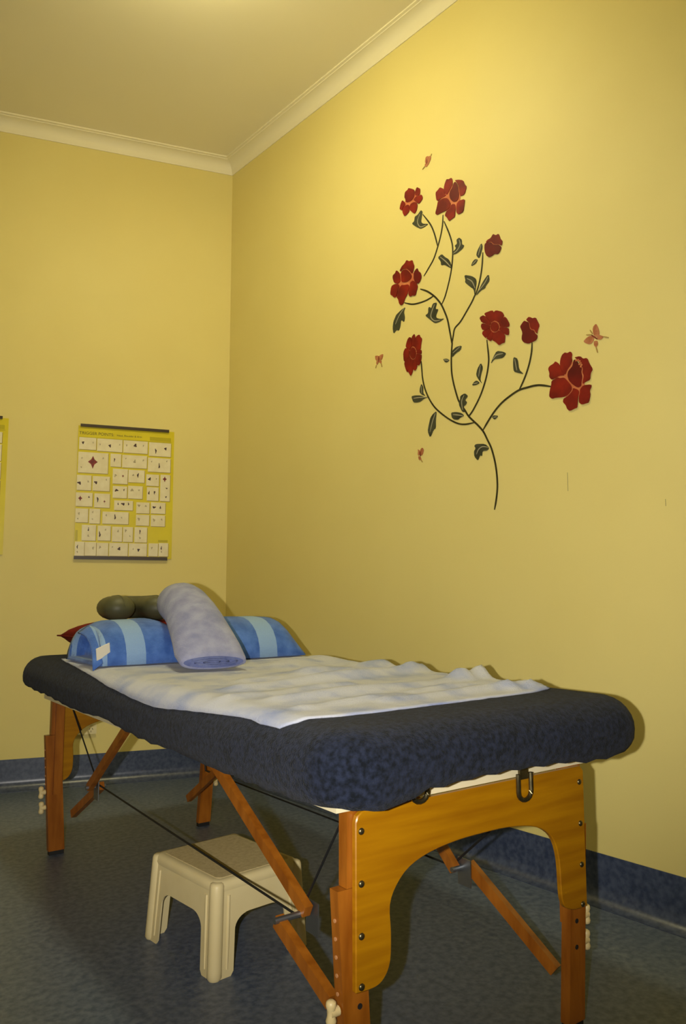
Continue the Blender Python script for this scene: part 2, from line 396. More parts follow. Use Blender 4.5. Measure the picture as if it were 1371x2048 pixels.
# ------------------------------------------------------------------ pale towel spread on the table
LEFT_EDGE = [(0.112,-0.093),(0.18,-0.094),(0.223,-0.091),(0.265,-0.092),(0.405,-0.100),(0.557,-0.107),(0.651,-0.110),(0.798,-0.108),(1.01,-0.101),(1.293,-0.08),(1.528,-0.058),(1.62,-0.045)]
NEAR_EDGE = [(-0.093,0.112),(-0.07,0.08),(0.008,0.064),(0.102,0.062),(0.238,0.068),(0.386,0.073),(0.488,0.079),(0.587,0.085),(0.66,0.10)]
RIGHT_EDGE = [(0.09,0.645),(0.2,0.69),(0.4,0.705),(0.6,0.70),(0.9,0.69),(1.2,0.685),(1.62,0.68)]
FOLDS = [  # ridge centre line start, end (a, b), height, width
    ((0.02,0.30),(0.70,0.36),0.012,0.030), ((0.20,0.16),(0.66,0.17),0.011,0.022), ((0.05,0.52),(0.70,0.60),0.018,0.032),
    ((-0.06,0.40),(0.30,0.44),0.007,0.022), ((0.36,0.70),(0.70,0.78),0.016,0.05), ((0.45,0.95),(0.70,1.15),0.014,0.07), ((0.0,0.18),(0.28,0.21),0.008,0.018),
    ((0.56,0.14),(0.64,0.12),0.016,0.026), ((0.60,0.36),(0.69,0.37),0.018,0.028), ((0.61,0.58),(0.70,0.60),0.014,0.03), ((0.62,0.86),(0.70,1.3),0.012,0.05), ((0.34,0.24),(0.62,0.28),0.008,0.016), ((0.15,0.66),(0.5,0.68),0.006,0.03)]
def fold_z(a, b):
    z = 0.0; p = Vector((a, b))
    for s, e, h, wd in FOLDS:
        s, e = Vector(s), Vector(e); d = e-s; t = max(0, min(1, (p-s).dot(d)/d.dot(d)))
        q = s + d*t; wob = 0.012*noise.noise(Vector((t*3+s.x*7, s.y*9, 0)))
        dist = (p-q).length if t in (0, 1) else abs((p-q).dot(Vector((-d.y, d.x)).normalized()) + wob)
        z += 1.25*h*math.exp(-(dist/wd)**2)*(0.75+0.25*math.sin(t*7+s.y*20))
    return z
NU, NV = 70, 110
bm = bmesh.new(); G = []
for j in range(NV+1):
    row = []
    for i in range(NU+1):
        u, v = i/NU, j/NV
        near = lerp(NEAR_EDGE, -0.093 + u*(0.66+0.093)); b = near + (1.62-near)*v
        a0, a1 = lerp(LEFT_EDGE, b), lerp(RIGHT_EDGE, b)
        a = a0 + (a1-a0)*u
        edge = min(1.0, u/0.08, (1-u)/0.02 + 0.35, v/0.03 + 0.15, (1-v)/0.05)
        z = cover_z(a, b) + 0.0045 + fold_z(a, b)*max(edge, 0)*(1 if b < 1.0 else max(0.1, 1-(b-1.0)/0.2)) + 0.0012*noise.noise(Vector((a*30, b*30, 0)))
        row.append(bm.verts.new((a, b, z)))
    G.append(row)
for j in range(NV):
    for i in range(NU): bm.faces.new((G[j][i], G[j][i+1], G[j+1][i+1], G[j+1][i]))
tow = obj('towel', local(bm, 0.3, 0.8, 0.697), M['towel'], smooth=True, loc=tw(0.3, 0.8, 0.697), rz=TA)
md = tow.modifiers.new('thickness', 'SOLIDIFY'); md.thickness = 0.0035; md.offset = 1
tag(tow, 'pale blue-white towel spread rumpled over the navy table cover', 'towel')

# ------------------------------------------------------------------ blue striped bolster lying across the table
def stripe_mat():
    m = mat('blue_striped_towelling', srgb(84, 122, 196), srgb(62, 98, 172), 24, rough=0.95, detail=6, bump=0.6, bscale=240, spec=0.05, sheen=0.2)
    nt = m.node_tree; N = nt.nodes; L = nt.links; b = N['Principled BSDF']
    old = b.inputs['Base Color'].links[0].from_socket
    tc = N.new('ShaderNodeTexCoord'); sx = N.new('ShaderNodeSeparateXYZ'); L.new(tc.outputs['Object'], sx.inputs[0])
    mr = N.new('ShaderNodeMapRange'); mr.inputs['From Min'].default_value = -0.4; mr.inputs['From Max'].default_value = 0.4
    L.new(sx.outputs['X'], mr.inputs['Value'])
    rp = N.new('ShaderNodeValToRGB'); rp.color_ramp.interpolation = 'CONSTANT'
    pos = lambda x: (x+0.4)/0.8
    els = [(0, 0), (pos(-0.352), 1), (pos(-0.335), 0), (pos(-0.275), 1), (pos(-0.215), 0), (pos(0.19), 1), (pos(0.26), 0)]
    e = rp.color_ramp.elements; e[0].position = 0; e[0].color = (0,0,0,1); e[1].position = els[1][0]; e[1].color = (1,1,1,1)
    for p, vv in els[2:]:
        n = e.new(p); n.color = (vv, vv, vv, 1)
    L.new(mr.outputs['Result'], rp.inputs['Fac'])
    mx = N.new('ShaderNodeMix'); mx.data_type = 'RGBA'; L.new(rp.outputs['Color'], mx.inputs[0]); L.new(old, mx.inputs[6])
    mx.inputs[7].default_value = srgb(136, 168, 210)
    L.new(mx.outputs[2], b.inputs['Base Color'])
    return m
M['bolster'] = stripe_mat()
def make_bolster():
    t = empty('towel_bolster', tw(0.305, 1.37, 0.7045), TA)
    tag(t, 'blue striped towel wrapped round a long cushion lying across the table', 'bolster')
    n = 28; rings = []
    for k in range(41):
        u = k/40; x = -0.36 + 0.735*u
        h = (0.138 - 0.03*math.exp(-((x+0.05)/0.085)**4))*(1-0.06*abs(2*u-1)**2) + 0.003*noise.noise(Vector((x*14, 0, 1)))
        if u > 0.88: h *= 1 - 0.9*((u-0.88)/0.12)**1.6
        wd = 0.165 + 0.004*noise.noise(Vector((x*9, 4, 1)))
        off = 0.0
        if u < 0.06: h *= 0.86 + 0.14*u/0.06
        ring = []
        for q in range(n):
            a = 2*math.pi*q/n; cy, sz = math.cos(a), math.sin(a)
            yy = wd*math.copysign(abs(cy)**0.85, cy) + off
            zz = h*(abs(sz)**0.9) if sz > 0 else 0.0
            ring.append((x + (0.018*math.sin(a) if sz > 0 else 0), yy, max(zz, 0.0) + (0.0015*noise.noise(Vector((x*22, a*3, 2))) if sz > 0.1 else 0)))
        rings.append(ring)
    # open left end with a recessed fold
    first = rings[0]
    cx = sum(p[0] for p in first)/n; cz = 0.06
    rec = [[(p[0]+0.004, p[1]*0.86, 0.06+(p[2]-0.06)*0.84) for p in first], [(p[0]+0.05, p[1]*0.80, 0.06+(p[2]-0.06)*0.78) for p in first]]
    body = obj('bolster_body', loft([rec[1], rec[0]] + rings), M['bolster'], t, smooth=True)
    # fold flap and care tag at the open end
    bm = bmesh.new()
    g = []
    for i in range(7):
        row = []
        for j in range(9):
            u, v = i/6, j/8
            row.append(bm.verts.new((-0.352 + 0.012*math.sin(v*3) - 0.03*u, -0.02 - 0.15*v, 0.118*(1-v*v*0.9) - 0.022*u)))
        g.append(row)
    for i in range(6):
        for j in range(8): bm.faces.new((g[i][j], g[i+1][j], g[i+1][j+1], g[i][j+1]))
    fo = obj('folded_hem', bm, M['bolster'], t, smooth=True); fo.modifiers.new('t', 'SOLIDIFY').thickness = 0.005
    bm = box(-0.024, 0.024, -0.001, 0.001, -0.02, 0.02, 0.0)
    tg = obj('care_tag', bm, M['tag'], t); tg.location = (-0.350, -0.168, 0.044); tg.rotation_euler = (0.35, -0.35, 0.25)
    tg['label'] = 'small white care label'
make_bolster()

# ------------------------------------------------------------------ lavender towel roll propped on the bolster
def make_roll():
    near = Vector((0.178, 0.915, 0.0)); far = Vector((0.28, 1.44, 0.0))
    t = empty('towel_roll', tw(near.x, near.y, 0.703), TA)
    tag(t, 'lavender rolled towel propped up on the blue striped bolster', 'towel roll')
    ax = (far-near); L = ax.length; ax.normalize(); sd = Vector((ax.y, -ax.x, 0))
    n = 32; rings = []
    #  s, centre z, half width, half height
    prof = [(0.0,0.024,0.094,0.019),(0.012,0.028,0.098,0.026),(0.06,0.050,0.099,0.042),(0.13,0.086,0.094,0.055),(0.20,0.120,0.088,0.062),(0.27,0.150,0.082,0.066),(0.34,0.172,0.078,0.069),(0.41,0.184,0.075,0.070),(0.46,0.188,0.071,0.066),(0.49,0.188,0.060,0.054),(0.505,0.188,0.038,0.034),(0.510,0.188,0.012,0.010)]
    tilt = 0.36
    for k, (s, cz, hw, hh) in enumerate(prof):
        ring = []
        for q in range(n):
            a = 2*math.pi*q/n
            ex = 0.8 if k < 3 else 0.95
            x = hw*math.copysign(abs(math.cos(a))**ex, math.cos(a)); z = hh*math.copysign(abs(math.sin(a))**ex, math.sin(a))
            wob = 1 + 0.035*noise.noise(Vector((s*18, math.cos(a)*1.6, math.sin(a)*1.6)))
            p = ax*(s - z*tilt*min(1, s/0.1)) + sd*x*wob + Vector((0, 0, cz + z*wob))
            ring.append(p)
        rings.append(ring)
    bm = loft(rings)
    obj('roll_body', bm, M['roll'], t, smooth=True)
    # darker folded layers seen at the open near end: a spiral of towel
    sp = []
    bm = bmesh.new(); prev = None
    for k in range(70):
        a = k/69*2*math.pi*2.4; f = 0.2 + 0.66*k/69
        c = Vector((0, 0, 0.024)) + sd*(0.094*f*math.cos(a)) + Vector((0, 0, 0.018*f*math.sin(a)))
        v = [bm.verts.new(c - ax*0.004), bm.verts.new(c + ax*0.002)]
        if prev: bm.faces.new((prev[0], v[0], v[1], prev[1]))
        prev = v
    lay = obj('folded_layers', bm, M['roll_in'], t, smooth=True)
    lay.modifiers.new('t', 'SOLIDIFY').thickness = 0.006
    bm = bmesh.new()
    bm.faces.new([bm.verts.new(-ax*0.0008 + sd*(0.088*math.cos(2*math.pi*q/24)) + Vector((0, 0, 0.024 + 0.0165*math.sin(2*math.pi*q/24)))) for q in range(24)])
    obj('roll_end', bm, M['roll_in'], t)
make_roll()

# ------------------------------------------------------------------ red cushion and grey face cushion behind the bolster
def make_red():
    t = empty('cushion', tw(0.322, 1.73, 0.698), TA)
    n = 24; bm = bmesh.new(); top = []; bot = []
    for sgn, store in ((1, top), (-1, bot)):
        for j in range(n+1):
            row = []
            for i in range(n+1):
                u, v = i/n*2-1, j/n*2-1
                pin = 1 - 0.10*(1-abs(u)**2)*abs(v)**3
                px_ = u*0.305*(1 - 0.09*(1-u*u)*0 - 0.10*abs(u)*(1-v*v)**1 * 0.6); py_ = v*0.165*(1 - 0.12*abs(v)*(1-u*u)*0.6)
                th = 0.058*((1-u**4)*(1-v**4))**0.55
                row.append((px_, py_, 0.066 + sgn*th))
            store.append(row)
    V = {}
    def vv(s, i, j):
        key = (0 if (i in (0, n) or j in (0, n)) else s, i, j)
        if key not in V: V[key] = bm.verts.new((top if s > 0 else bot)[j][i])
        return V[key]
    for s in (1, -1):
        for j in range(n):
            for i in range(n): bm.faces.new((vv(s,i,j), vv(s,i+1,j), vv(s,i+1,j+1), vv(s,i,j+1)))
    for v in bm.verts:
        v.co.z = max(v.co.z, 0.001)
    obj('cushion_body', bm, M['red'], t, smooth=True)
    bm = bmesh.new(); pts = []
    for i in range(n+1): pts.append(top[0][i])
    for j in range(1, n+1): pts.append(top[j][n])
    for i in range(n-1, -1, -1): pts.append(top[n][i])
    for j in range(n-1, -1, -1): pts.append(top[j][0])
    obj('seam_piping', tube(pts, 0.003, 6), M['red'], t, smooth=True)
    tag(t, 'dark red cushion half hidden behind the blue bolster', 'cushion')
make_red()
def i_arm(i, m): return min(i, m-1-i)/14
def make_face_cushion():
    t = empty('face_cushion', tw(0.243, 1.72, 0.818), TA)
    tag(t, 'olive grey horseshoe face cushion resting on the dark red cushion', 'cushion')
    # horseshoe opening towards the room
    path = [(-0.070,-0.10),(-0.073,-0.07),(-0.074,-0.01),(-0.068,0.045),(-0.042,0.085),(0,0.098),(0.042,0.085),(0.068,0.045),(0.074,-0.01),(0.073,-0.07),(0.070,-0.10)]
    P = smooth_line([(x, y, 0) for x, y in path], 4); rings = []
    m = len(P)
    for i, p in enumerate(P):
        tt = (P[min(i+1, m-1)] - P[max(i-1, 0)]).normalized(); s = Vector((tt.y, -tt.x, 0))
        e = min(i, m-1-i)/7; k = math.sin(min(1, 0.12+e)*math.pi/2)
        arm = max(0.0, 1-i_arm(i, m)); wd = (0.052+0.013*arm)*k; h = (0.042+0.008*arm)*k
        rings.append([p + s*(wd*math.cos(2*math.pi*q/20)) + Vector((0, 0, 0.050 + h*math.sin(2*math.pi*q/20))) for q in range(20)])
    obj('cushion_body', loft(rings), M['olive'], t, smooth=True)
    obj('seam', tube([p + Vector((0, 0, 0.050 + (0.042+0.008*max(0.0, 1-i_arm(i, m)))*math.sin(min(1, 0.12+min(i, m-1-i)/7)*math.pi/2))) for i, p in enumerate(P)], 0.0018, 6), M['olive'], t)
make_face_cushion()

# ------------------------------------------------------------------ plastic step stool under the table
def make_stool():
    base = tw(0.174, 0.815, 0.0)
    t = empty('step_stool', base, TA + math.radians(6))
    tag(t, 'cream plastic step stool under the massage table', 'stool')
    HX, HY, HT = 0.134, 0.156, 0.222
    SPL = 0.10                                                    # legs flare outwards towards the floor
    # seat
    def rr(hx, hy, r, z, n=7):
        out = []
        for sx, sy, a0 in ((1,-1,-90),(1,1,0),(-1,1,90),(-1,-1,180)):
            for k in range(n):
                a = math.radians(a0 + 90*k/(n-1)); out.append((sx*(hx-r)+r*math.cos(a), sy*(hy-r)+r*math.sin(a), z))
        return out
    seat = loft([rr(HX-0.004, HY-0.004, 0.02, HT-0.03), rr(HX, HY, 0.022, HT-0.018), rr(HX-0.002, HY-0.002, 0.022, HT-0.007), rr(HX-0.008, HY-0.008, 0.02, HT-0.0015), rr(HX-0.016, HY-0.016, 0.016, HT)])
    so = autosmooth(obj('seat', seat, M['stool'], t), 50)
    autosmooth(obj('tread_mat', loft([rr(HX-0.02, HY-0.02, 0.014, HT-0.001), rr(HX-0.022, HY-0.022, 0.014, HT+0.0012)]), M['stool_top'], so), 20)
    # four side panels, each with its own arch; legs are the ends of the panels
    def panel(axis, sgn):
        half = HX if axis == 'y' else HY; dep = HY if axis == 'y' else HX
        lw = 0.062                                                # leg width at the foot
        top = HT-0.02; arch_z = 0.135
        out = [(-half+0.006, top), (half-0.006, top)]
        fl = half + SPL*top*0.55
        out += [(fl-0.004, 0.012), (fl-0.010, 0.0), (fl-lw+0.008, 0.0), (fl-lw, 0.010)]
        x1 = fl-lw-0.006
        for k in range(0, 9):
            a = k/8*math.pi/2; out.append((x1-0.045*(1-math.cos(a)), arch_z-0.035 + 0.035*math.sin(a)))
        out2 = [(-x, z) for x, z in out[2:]][::-1]
        out = out + out2
        bm = bmesh.new(); th = 0.0045
        def P(u, z, o):
            d = dep - 0.003 + SPL*(top-z)*0.55 - o
            return (u, sgn*d, z) if axis == 'y' else (sgn*d, u, z)
        f0 = [bm.verts.new(P(u, z, 0)) for u, z in out]; f1 = [bm.verts.new(P(u, z, th)) for u, z in out]
        bm.faces.new(f0); bm.faces.new(f1[::-1]); n = len(out)
        for k in range(n): bm.faces.new((f0[k], f0[(k+1)%n], f1[(k+1)%n], f1[k]))
        autosmooth(obj('side_panel', bm, M['stool'], t), 40)
    panel('y', -1); panel('y', 1); panel('x', -1); panel('x', 1)
    # rounded corner legs with a raised rib
    for sx in (1, -1):
        for sy in (1, -1):
            rings = []
            for z in (0.0, 0.006, 0.02, 0.1, 0.19, HT-0.012, HT-0.006, HT-0.003):
                g = SPL*(HT-0.02-z)*0.55; r = 0.018
                k = 0.8 if z < 0.004 else (1.0 if z < HT-0.01 else (0.88 if z < HT-0.004 else 0.6))
                cx, cy = sx*(HX-0.013+g), sy*(HY-0.013+g)
                rings.append([(cx + r*k*math.cos(q*math.pi/8), cy + r*k*math.sin(q*math.pi/8), z) for q in range(16)])
            lg = autosmooth(obj('leg', loft(rings), M['stool'], t), 50)
            for dx, dy in ((sx*0.012, 0), (0, sy*0.012)):          # flutes beside the corner
                pts = []
                for z in (0.018, 0.10, 0.185):
                    g = SPL*(HT-0.02-z)*0.55
                    if dy == 0: pts.append((sx*(HX-0.042+g), sy*(HY+g-0.0035), z))
                    else: pts.append((sx*(HX+g-0.0035), sy*(HY-0.042+g), z))
                autosmooth(obj('leg_rib', tube(pts, [0.003, 0.0045, 0.004], 8), M['stool'], lg), 60)
make_stool()

# ------------------------------------------------------------------ wall decal on the right wall: outlines in metres (s = distance from the corner, z = height)
FLOWERS=[[[[[1.3937,2.5887],[1.41,2.5796],[1.4261,2.5684],[1.4281,2.5532],[1.4265,2.5396],[1.4168,2.5315],[1.4019,2.5276],[1.3795,2.5334],[1.3752,2.5508],[1.37,2.5585],[1.374,2.5802],[1.3891,2.5828]],[[1.4438,2.5719],[1.4604,2.5584],[1.4594,2.5424],[1.4549,2.5344],[1.4331,2.5402],[1.4311,2.5564],[1.4341,2.5606],[1.4394,2.5694]],[[1.4679,2.5301],[1.4741,2.5134],[1.4617,2.5022],[1.4501,2.4982],[1.4328,2.5162],[1.4226,2.5269],[1.4374,2.5351],[1.4563,2.5316]],[[1.4239,2.5154],[1.4371,2.51],[1.4442,2.4962],[1.4395,2.4763],[1.4277,2.4656],[1.416,2.4757],[1.4014,2.4914],[1.3986,2.5069],[1.4077,2.5154]],[[1.3778,2.5197],[1.3935,2.5178],[1.3979,2.5039],[1.3954,2.4861],[1.3697,2.4763],[1.3594,2.4959],[1.358,2.5076],[1.3642,2.5196]],[[1.357,2.5515],[1.3705,2.5371],[1.3756,2.525],[1.362,2.5216],[1.3557,2.5085],[1.3413,2.5187],[1.3461,2.5358]]],[],[]],[[[[1.6056,2.5365],[1.6159,2.5308],[1.6296,2.5316],[1.6346,2.5214],[1.6351,2.5023],[1.6263,2.4926],[1.6141,2.4803],[1.6062,2.4728],[1.5934,2.4848],[1.5903,2.5065],[1.5967,2.5241]],[[1.5703,2.5176],[1.5893,2.5028],[1.5916,2.4842],[1.6018,2.4719],[1.5888,2.4712],[1.5713,2.4716],[1.5571,2.4672],[1.5501,2.4741],[1.5462,2.5058],[1.5596,2.5112]],[[1.6419,2.5048],[1.6513,2.5061],[1.6626,2.4839],[1.6655,2.4641],[1.6677,2.4472],[1.6641,2.4328],[1.653,2.4267],[1.6362,2.4322],[1.6229,2.4497],[1.619,2.4674],[1.6226,2.4794],[1.6348,2.489]],[[1.648,2.5129],[1.6681,2.5069],[1.6895,2.495],[1.6958,2.4778],[1.7054,2.4645],[1.6949,2.4386],[1.675,2.4389],[1.6719,2.4495],[1.6705,2.462],[1.6676,2.4805],[1.6563,2.5027]],[[1.5588,2.4637],[1.5747,2.4654],[1.5921,2.4637],[1.6076,2.4567],[1.6176,2.4411],[1.6242,2.4277],[1.6162,2.4155],[1.6041,2.411],[1.5894,2.4114],[1.5684,2.4123],[1.5525,2.4117],[1.5438,2.4206],[1.5531,2.4428]],[[1.6292,2.4223],[1.6452,2.4179],[1.6492,2.4056],[1.6463,2.3869],[1.6442,2.3678],[1.6264,2.3654],[1.6144,2.362],[1.6061,2.3786],[1.5942,2.3913],[1.6005,2.4036],[1.6179,2.4108]],[[1.6705,2.4216],[1.6961,2.417],[1.6924,2.3975],[1.6869,2.3708],[1.6619,2.3701],[1.653,2.3842],[1.6551,2.4033],[1.657,2.4151]]],[],[]],[[[[1.8294,2.2285],[1.8403,2.2195],[1.8524,2.2208],[1.8571,2.2107],[1.8598,2.1998],[1.8684,2.1892],[1.8672,2.1789],[1.863,2.173],[1.8524,2.183],[1.8394,2.1869],[1.8294,2.1917],[1.8206,2.2029],[1.8095,2.2073],[1.794,2.2079],[1.8004,2.2157],[1.8179,2.2177],[1.8242,2.2246]],[[1.7898,2.2052],[1.8002,2.2065],[1.8104,2.2036],[1.8195,2.1995],[1.8273,2.1891],[1.8393,2.1836],[1.8523,2.1797],[1.862,2.1692],[1.8618,2.1627],[1.8545,2.1512],[1.8454,2.147],[1.8325,2.1532],[1.8182,2.149],[1.806,2.1499],[1.7969,2.1581],[1.7901,2.1731],[1.7879,2.189]]],[],[]],[[[[1.379,2.2842],[1.3941,2.2734],[1.4112,2.2732],[1.4157,2.2591],[1.4221,2.2444],[1.4143,2.222],[1.4086,2.2163],[1.3946,2.2348],[1.3785,2.2486],[1.3554,2.2535],[1.3437,2.2475],[1.3399,2.2537],[1.3517,2.2667],[1.3692,2.2735]],[[1.3593,2.2494],[1.3766,2.245],[1.3907,2.2326],[1.4048,2.2148],[1.4075,2.2048],[1.4007,2.1966],[1.3845,2.1921],[1.3663,2.1937],[1.348,2.2024],[1.3474,2.2272],[1.3466,2.2423]],[[1.4397,2.2302],[1.4459,2.2143],[1.4569,2.2052],[1.4631,2.1867],[1.4527,2.1682],[1.4397,2.1641],[1.4241,2.1808],[1.4195,2.1926],[1.4208,2.2185]],[[1.3183,2.2609],[1.3339,2.2458],[1.3406,2.2294],[1.3423,2.207],[1.3275,2.2004],[1.3049,2.2112],[1.2962,2.2353],[1.2983,2.2461],[1.3103,2.2493]],[[1.3059,2.2038],[1.3275,2.1983],[1.3372,2.1861],[1.3263,2.1754],[1.3196,2.157],[1.3112,2.1468],[1.3014,2.1498],[1.2955,2.1587],[1.2806,2.1675],[1.2879,2.2009]],[[1.3488,2.1866],[1.3662,2.1811],[1.3872,2.1773],[1.3928,2.1679],[1.3872,2.1515],[1.3819,2.1393],[1.3674,2.1256],[1.3576,2.1062],[1.344,2.1032],[1.3344,2.1131],[1.3288,2.1344],[1.3181,2.1447],[1.3272,2.1667],[1.3371,2.1791]],[[1.3996,2.181],[1.4157,2.1849],[1.4323,2.1706],[1.4413,2.1512],[1.4337,2.1371],[1.4279,2.121],[1.4186,2.1211],[1.4092,2.1254],[1.3979,2.1233],[1.3895,2.1328],[1.391,2.149],[1.3975,2.1664]]],[],[]],[[[[1.4025,1.9496],[1.419,1.9615],[1.424,1.946],[1.4163,1.91],[1.4133,1.9115],[1.4102,1.9123],[1.4072,1.9125]],[[1.4256,1.9453],[1.4463,1.9513],[1.4516,1.9398],[1.461,1.9304],[1.4552,1.9078],[1.4537,1.8894],[1.4309,1.887],[1.428,1.896],[1.4234,1.9036],[1.4175,1.9092]],[[1.4539,1.8877],[1.4589,1.8799],[1.4568,1.8683],[1.4316,1.8768],[1.4316,1.8796],[1.4315,1.8825],[1.4311,1.8854]],[[1.4567,1.8669],[1.4579,1.8572],[1.4543,1.8432],[1.4501,1.8322],[1.4418,1.8261],[1.4348,1.8296],[1.423,1.8579],[1.4271,1.8623],[1.43,1.8683],[1.4314,1.8754]],[[1.434,1.8289],[1.428,1.8143],[1.4197,1.8102],[1.4114,1.8168],[1.4114,1.8551],[1.4151,1.8549],[1.4187,1.8556],[1.422,1.8572]],[[1.4104,1.8164],[1.4044,1.8035],[1.3959,1.7933],[1.3891,1.8059],[1.3807,1.8154],[1.4011,1.8608],[1.4041,1.8583],[1.4073,1.8565],[1.4105,1.8553]],[[1.3799,1.8159],[1.3752,1.8141],[1.3615,1.8477],[1.3643,1.8596],[1.3928,1.8738],[1.3949,1.8692],[1.3974,1.8651],[1.4003,1.8615]],[[1.3641,1.8606],[1.3582,1.8659],[1.3564,1.899],[1.3693,1.916],[1.3917,1.8984],[1.3903,1.8911],[1.3905,1.8832],[1.3923,1.8754]],[[1.3705,1.9182],[1.3753,1.9352],[1.384,1.9504],[1.3938,1.9539],[1.401,1.9492],[1.406,1.9124],[1.4004,1.9105],[1.3957,1.9063],[1.3923,1.9002]]],[[1.4282,1.8795],[1.4258,1.8682],[1.4194,1.8611],[1.4107,1.86],[1.4021,1.8652],[1.3959,1.8754],[1.3937,1.8879],[1.3962,1.8992],[1.4026,1.9063],[1.4113,1.9073],[1.4199,1.902],[1.4261,1.8918]],[]],[[[[1.7815,1.9378],[1.7835,1.9434],[1.8168,1.9437],[1.8229,1.9353],[1.8249,1.9027],[1.8201,1.9029],[1.8156,1.902],[1.8117,1.9001]],[[1.824,1.935],[1.8354,1.9384],[1.8615,1.9254],[1.8702,1.9067],[1.8439,1.8907],[1.8389,1.8961],[1.8329,1.9001],[1.8264,1.9024]],[[1.8713,1.9049],[1.8802,1.8964],[1.8925,1.8726],[1.8879,1.8618],[1.8497,1.8735],[1.8492,1.8788],[1.8476,1.8841],[1.8449,1.8893]],[[1.8877,1.8599],[1.889,1.8415],[1.8862,1.8337],[1.873,1.8387],[1.8462,1.8631],[1.8479,1.8658],[1.849,1.869],[1.8496,1.8723]],[[1.8721,1.8381],[1.8705,1.824],[1.8688,1.8105],[1.8571,1.8113],[1.8438,1.8072],[1.831,1.8223],[1.8131,1.834],[1.8216,1.8592],[1.8305,1.8566],[1.8388,1.8576],[1.8453,1.8619]],[[1.8115,1.8346],[1.8045,1.8323],[1.794,1.8427],[1.7876,1.8454],[1.8122,1.8663],[1.8147,1.8639],[1.8173,1.8618],[1.8201,1.86]],[[1.7861,1.8469],[1.7686,1.868],[1.7728,1.8783],[1.8053,1.8789],[1.8068,1.8747],[1.8089,1.8708],[1.8116,1.8671]],[[1.7725,1.8801],[1.7638,1.898],[1.7687,1.9092],[1.8051,1.8907],[1.8045,1.8872],[1.8045,1.8836],[1.805,1.8799]],[[1.7683,1.9113],[1.7578,1.933],[1.7799,1.9371],[1.8109,1.8995],[1.8085,1.8973],[1.8067,1.8946],[1.8054,1.8915]]],[[1.8456,1.8747],[1.8429,1.8662],[1.836,1.8613],[1.8267,1.8614],[1.8175,1.8663],[1.8108,1.8749],[1.8085,1.8848],[1.8113,1.8933],[1.8183,1.8982],[1.8277,1.8981],[1.8368,1.893],[1.8434,1.8845]],[]],[[[[1.9749,1.8737],[1.984,1.8704],[1.9911,1.8645],[2.0038,1.864],[2.0098,1.8515],[2.0182,1.8337],[2.0105,1.8188],[2.0074,1.8057],[2.0023,1.8137],[1.9976,1.8242],[1.9868,1.8283],[1.9811,1.8361],[1.9789,1.8523],[1.9699,1.8606],[1.9655,1.867]],[[1.9562,1.8656],[1.9671,1.8591],[1.9752,1.8537],[1.9771,1.8403],[1.9787,1.8316],[1.9858,1.8247],[1.9948,1.8211],[1.999,1.8103],[2.0073,1.8023],[2.008,1.7948],[2.0023,1.7855],[1.9877,1.783],[1.9703,1.7812],[1.9521,1.7906],[1.945,1.8018],[1.9453,1.8127],[1.9484,1.8229],[1.9468,1.8312],[1.9398,1.8473],[1.9418,1.8523]]],[],[]],[[[[2.116,1.7131],[2.1251,1.7082],[2.1359,1.7116],[2.1424,1.7026],[2.1397,1.6897],[2.1421,1.6797],[2.1355,1.6671],[2.1219,1.654],[2.1142,1.6388],[2.1028,1.6522],[2.0958,1.6756],[2.0983,1.6942],[2.105,1.7076]],[[2.0779,1.6921],[2.0924,1.6791],[2.1008,1.6527],[2.1118,1.6373],[2.0918,1.6403],[2.0776,1.6366],[2.0617,1.6332],[2.0526,1.6455],[2.0546,1.6575],[2.0495,1.6725],[2.0553,1.6808],[2.0714,1.6854]],[[2.1476,1.6791],[2.1559,1.6791],[2.1672,1.6604],[2.1763,1.6456],[2.1734,1.6337],[2.1773,1.6195],[2.1737,1.603],[2.172,1.5894],[2.16,1.5866],[2.1433,1.5995],[2.1287,1.616],[2.1237,1.634],[2.1275,1.648],[2.1439,1.6604]],[[2.1517,1.6869],[2.1726,1.6865],[2.1826,1.6755],[2.1973,1.6746],[2.2039,1.6559],[2.2154,1.6348],[2.207,1.6235],[2.2048,1.6029],[2.1886,1.5998],[2.1789,1.5953],[2.1784,1.602],[2.1842,1.6206],[2.1792,1.6324],[2.1822,1.645],[2.171,1.6635],[2.159,1.6811]],[[2.0854,1.6356],[2.093,1.6305],[2.11,1.6291],[2.1233,1.6132],[2.1356,1.5958],[2.1356,1.583],[2.1221,1.5703],[2.104,1.5659],[2.0738,1.5698],[2.0611,1.5689],[2.0511,1.5784],[2.0541,1.597],[2.0612,1.6175],[2.0618,1.6277]],[[2.1428,1.5872],[2.159,1.5789],[2.1639,1.5706],[2.1592,1.5556],[2.157,1.5361],[2.1544,1.5207],[2.1442,1.5199],[2.1274,1.515],[2.1186,1.5234],[2.1144,1.5362],[2.1034,1.5491],[2.1068,1.5599],[2.1238,1.5643],[2.1399,1.5774]],[[2.1816,1.5884],[2.2085,1.5851],[2.2082,1.5773],[2.202,1.5667],[2.2043,1.5532],[2.1977,1.5296],[2.1874,1.5289],[2.1727,1.5278],[2.1634,1.5362],[2.1629,1.5522],[2.1679,1.5658],[2.1683,1.5773]]],[],[[2.1588,1.6758],[2.1655,1.6758],[2.1713,1.6708],[2.1747,1.6633],[2.1702,1.661],[2.1782,1.6565],[2.1751,1.6519]]]]
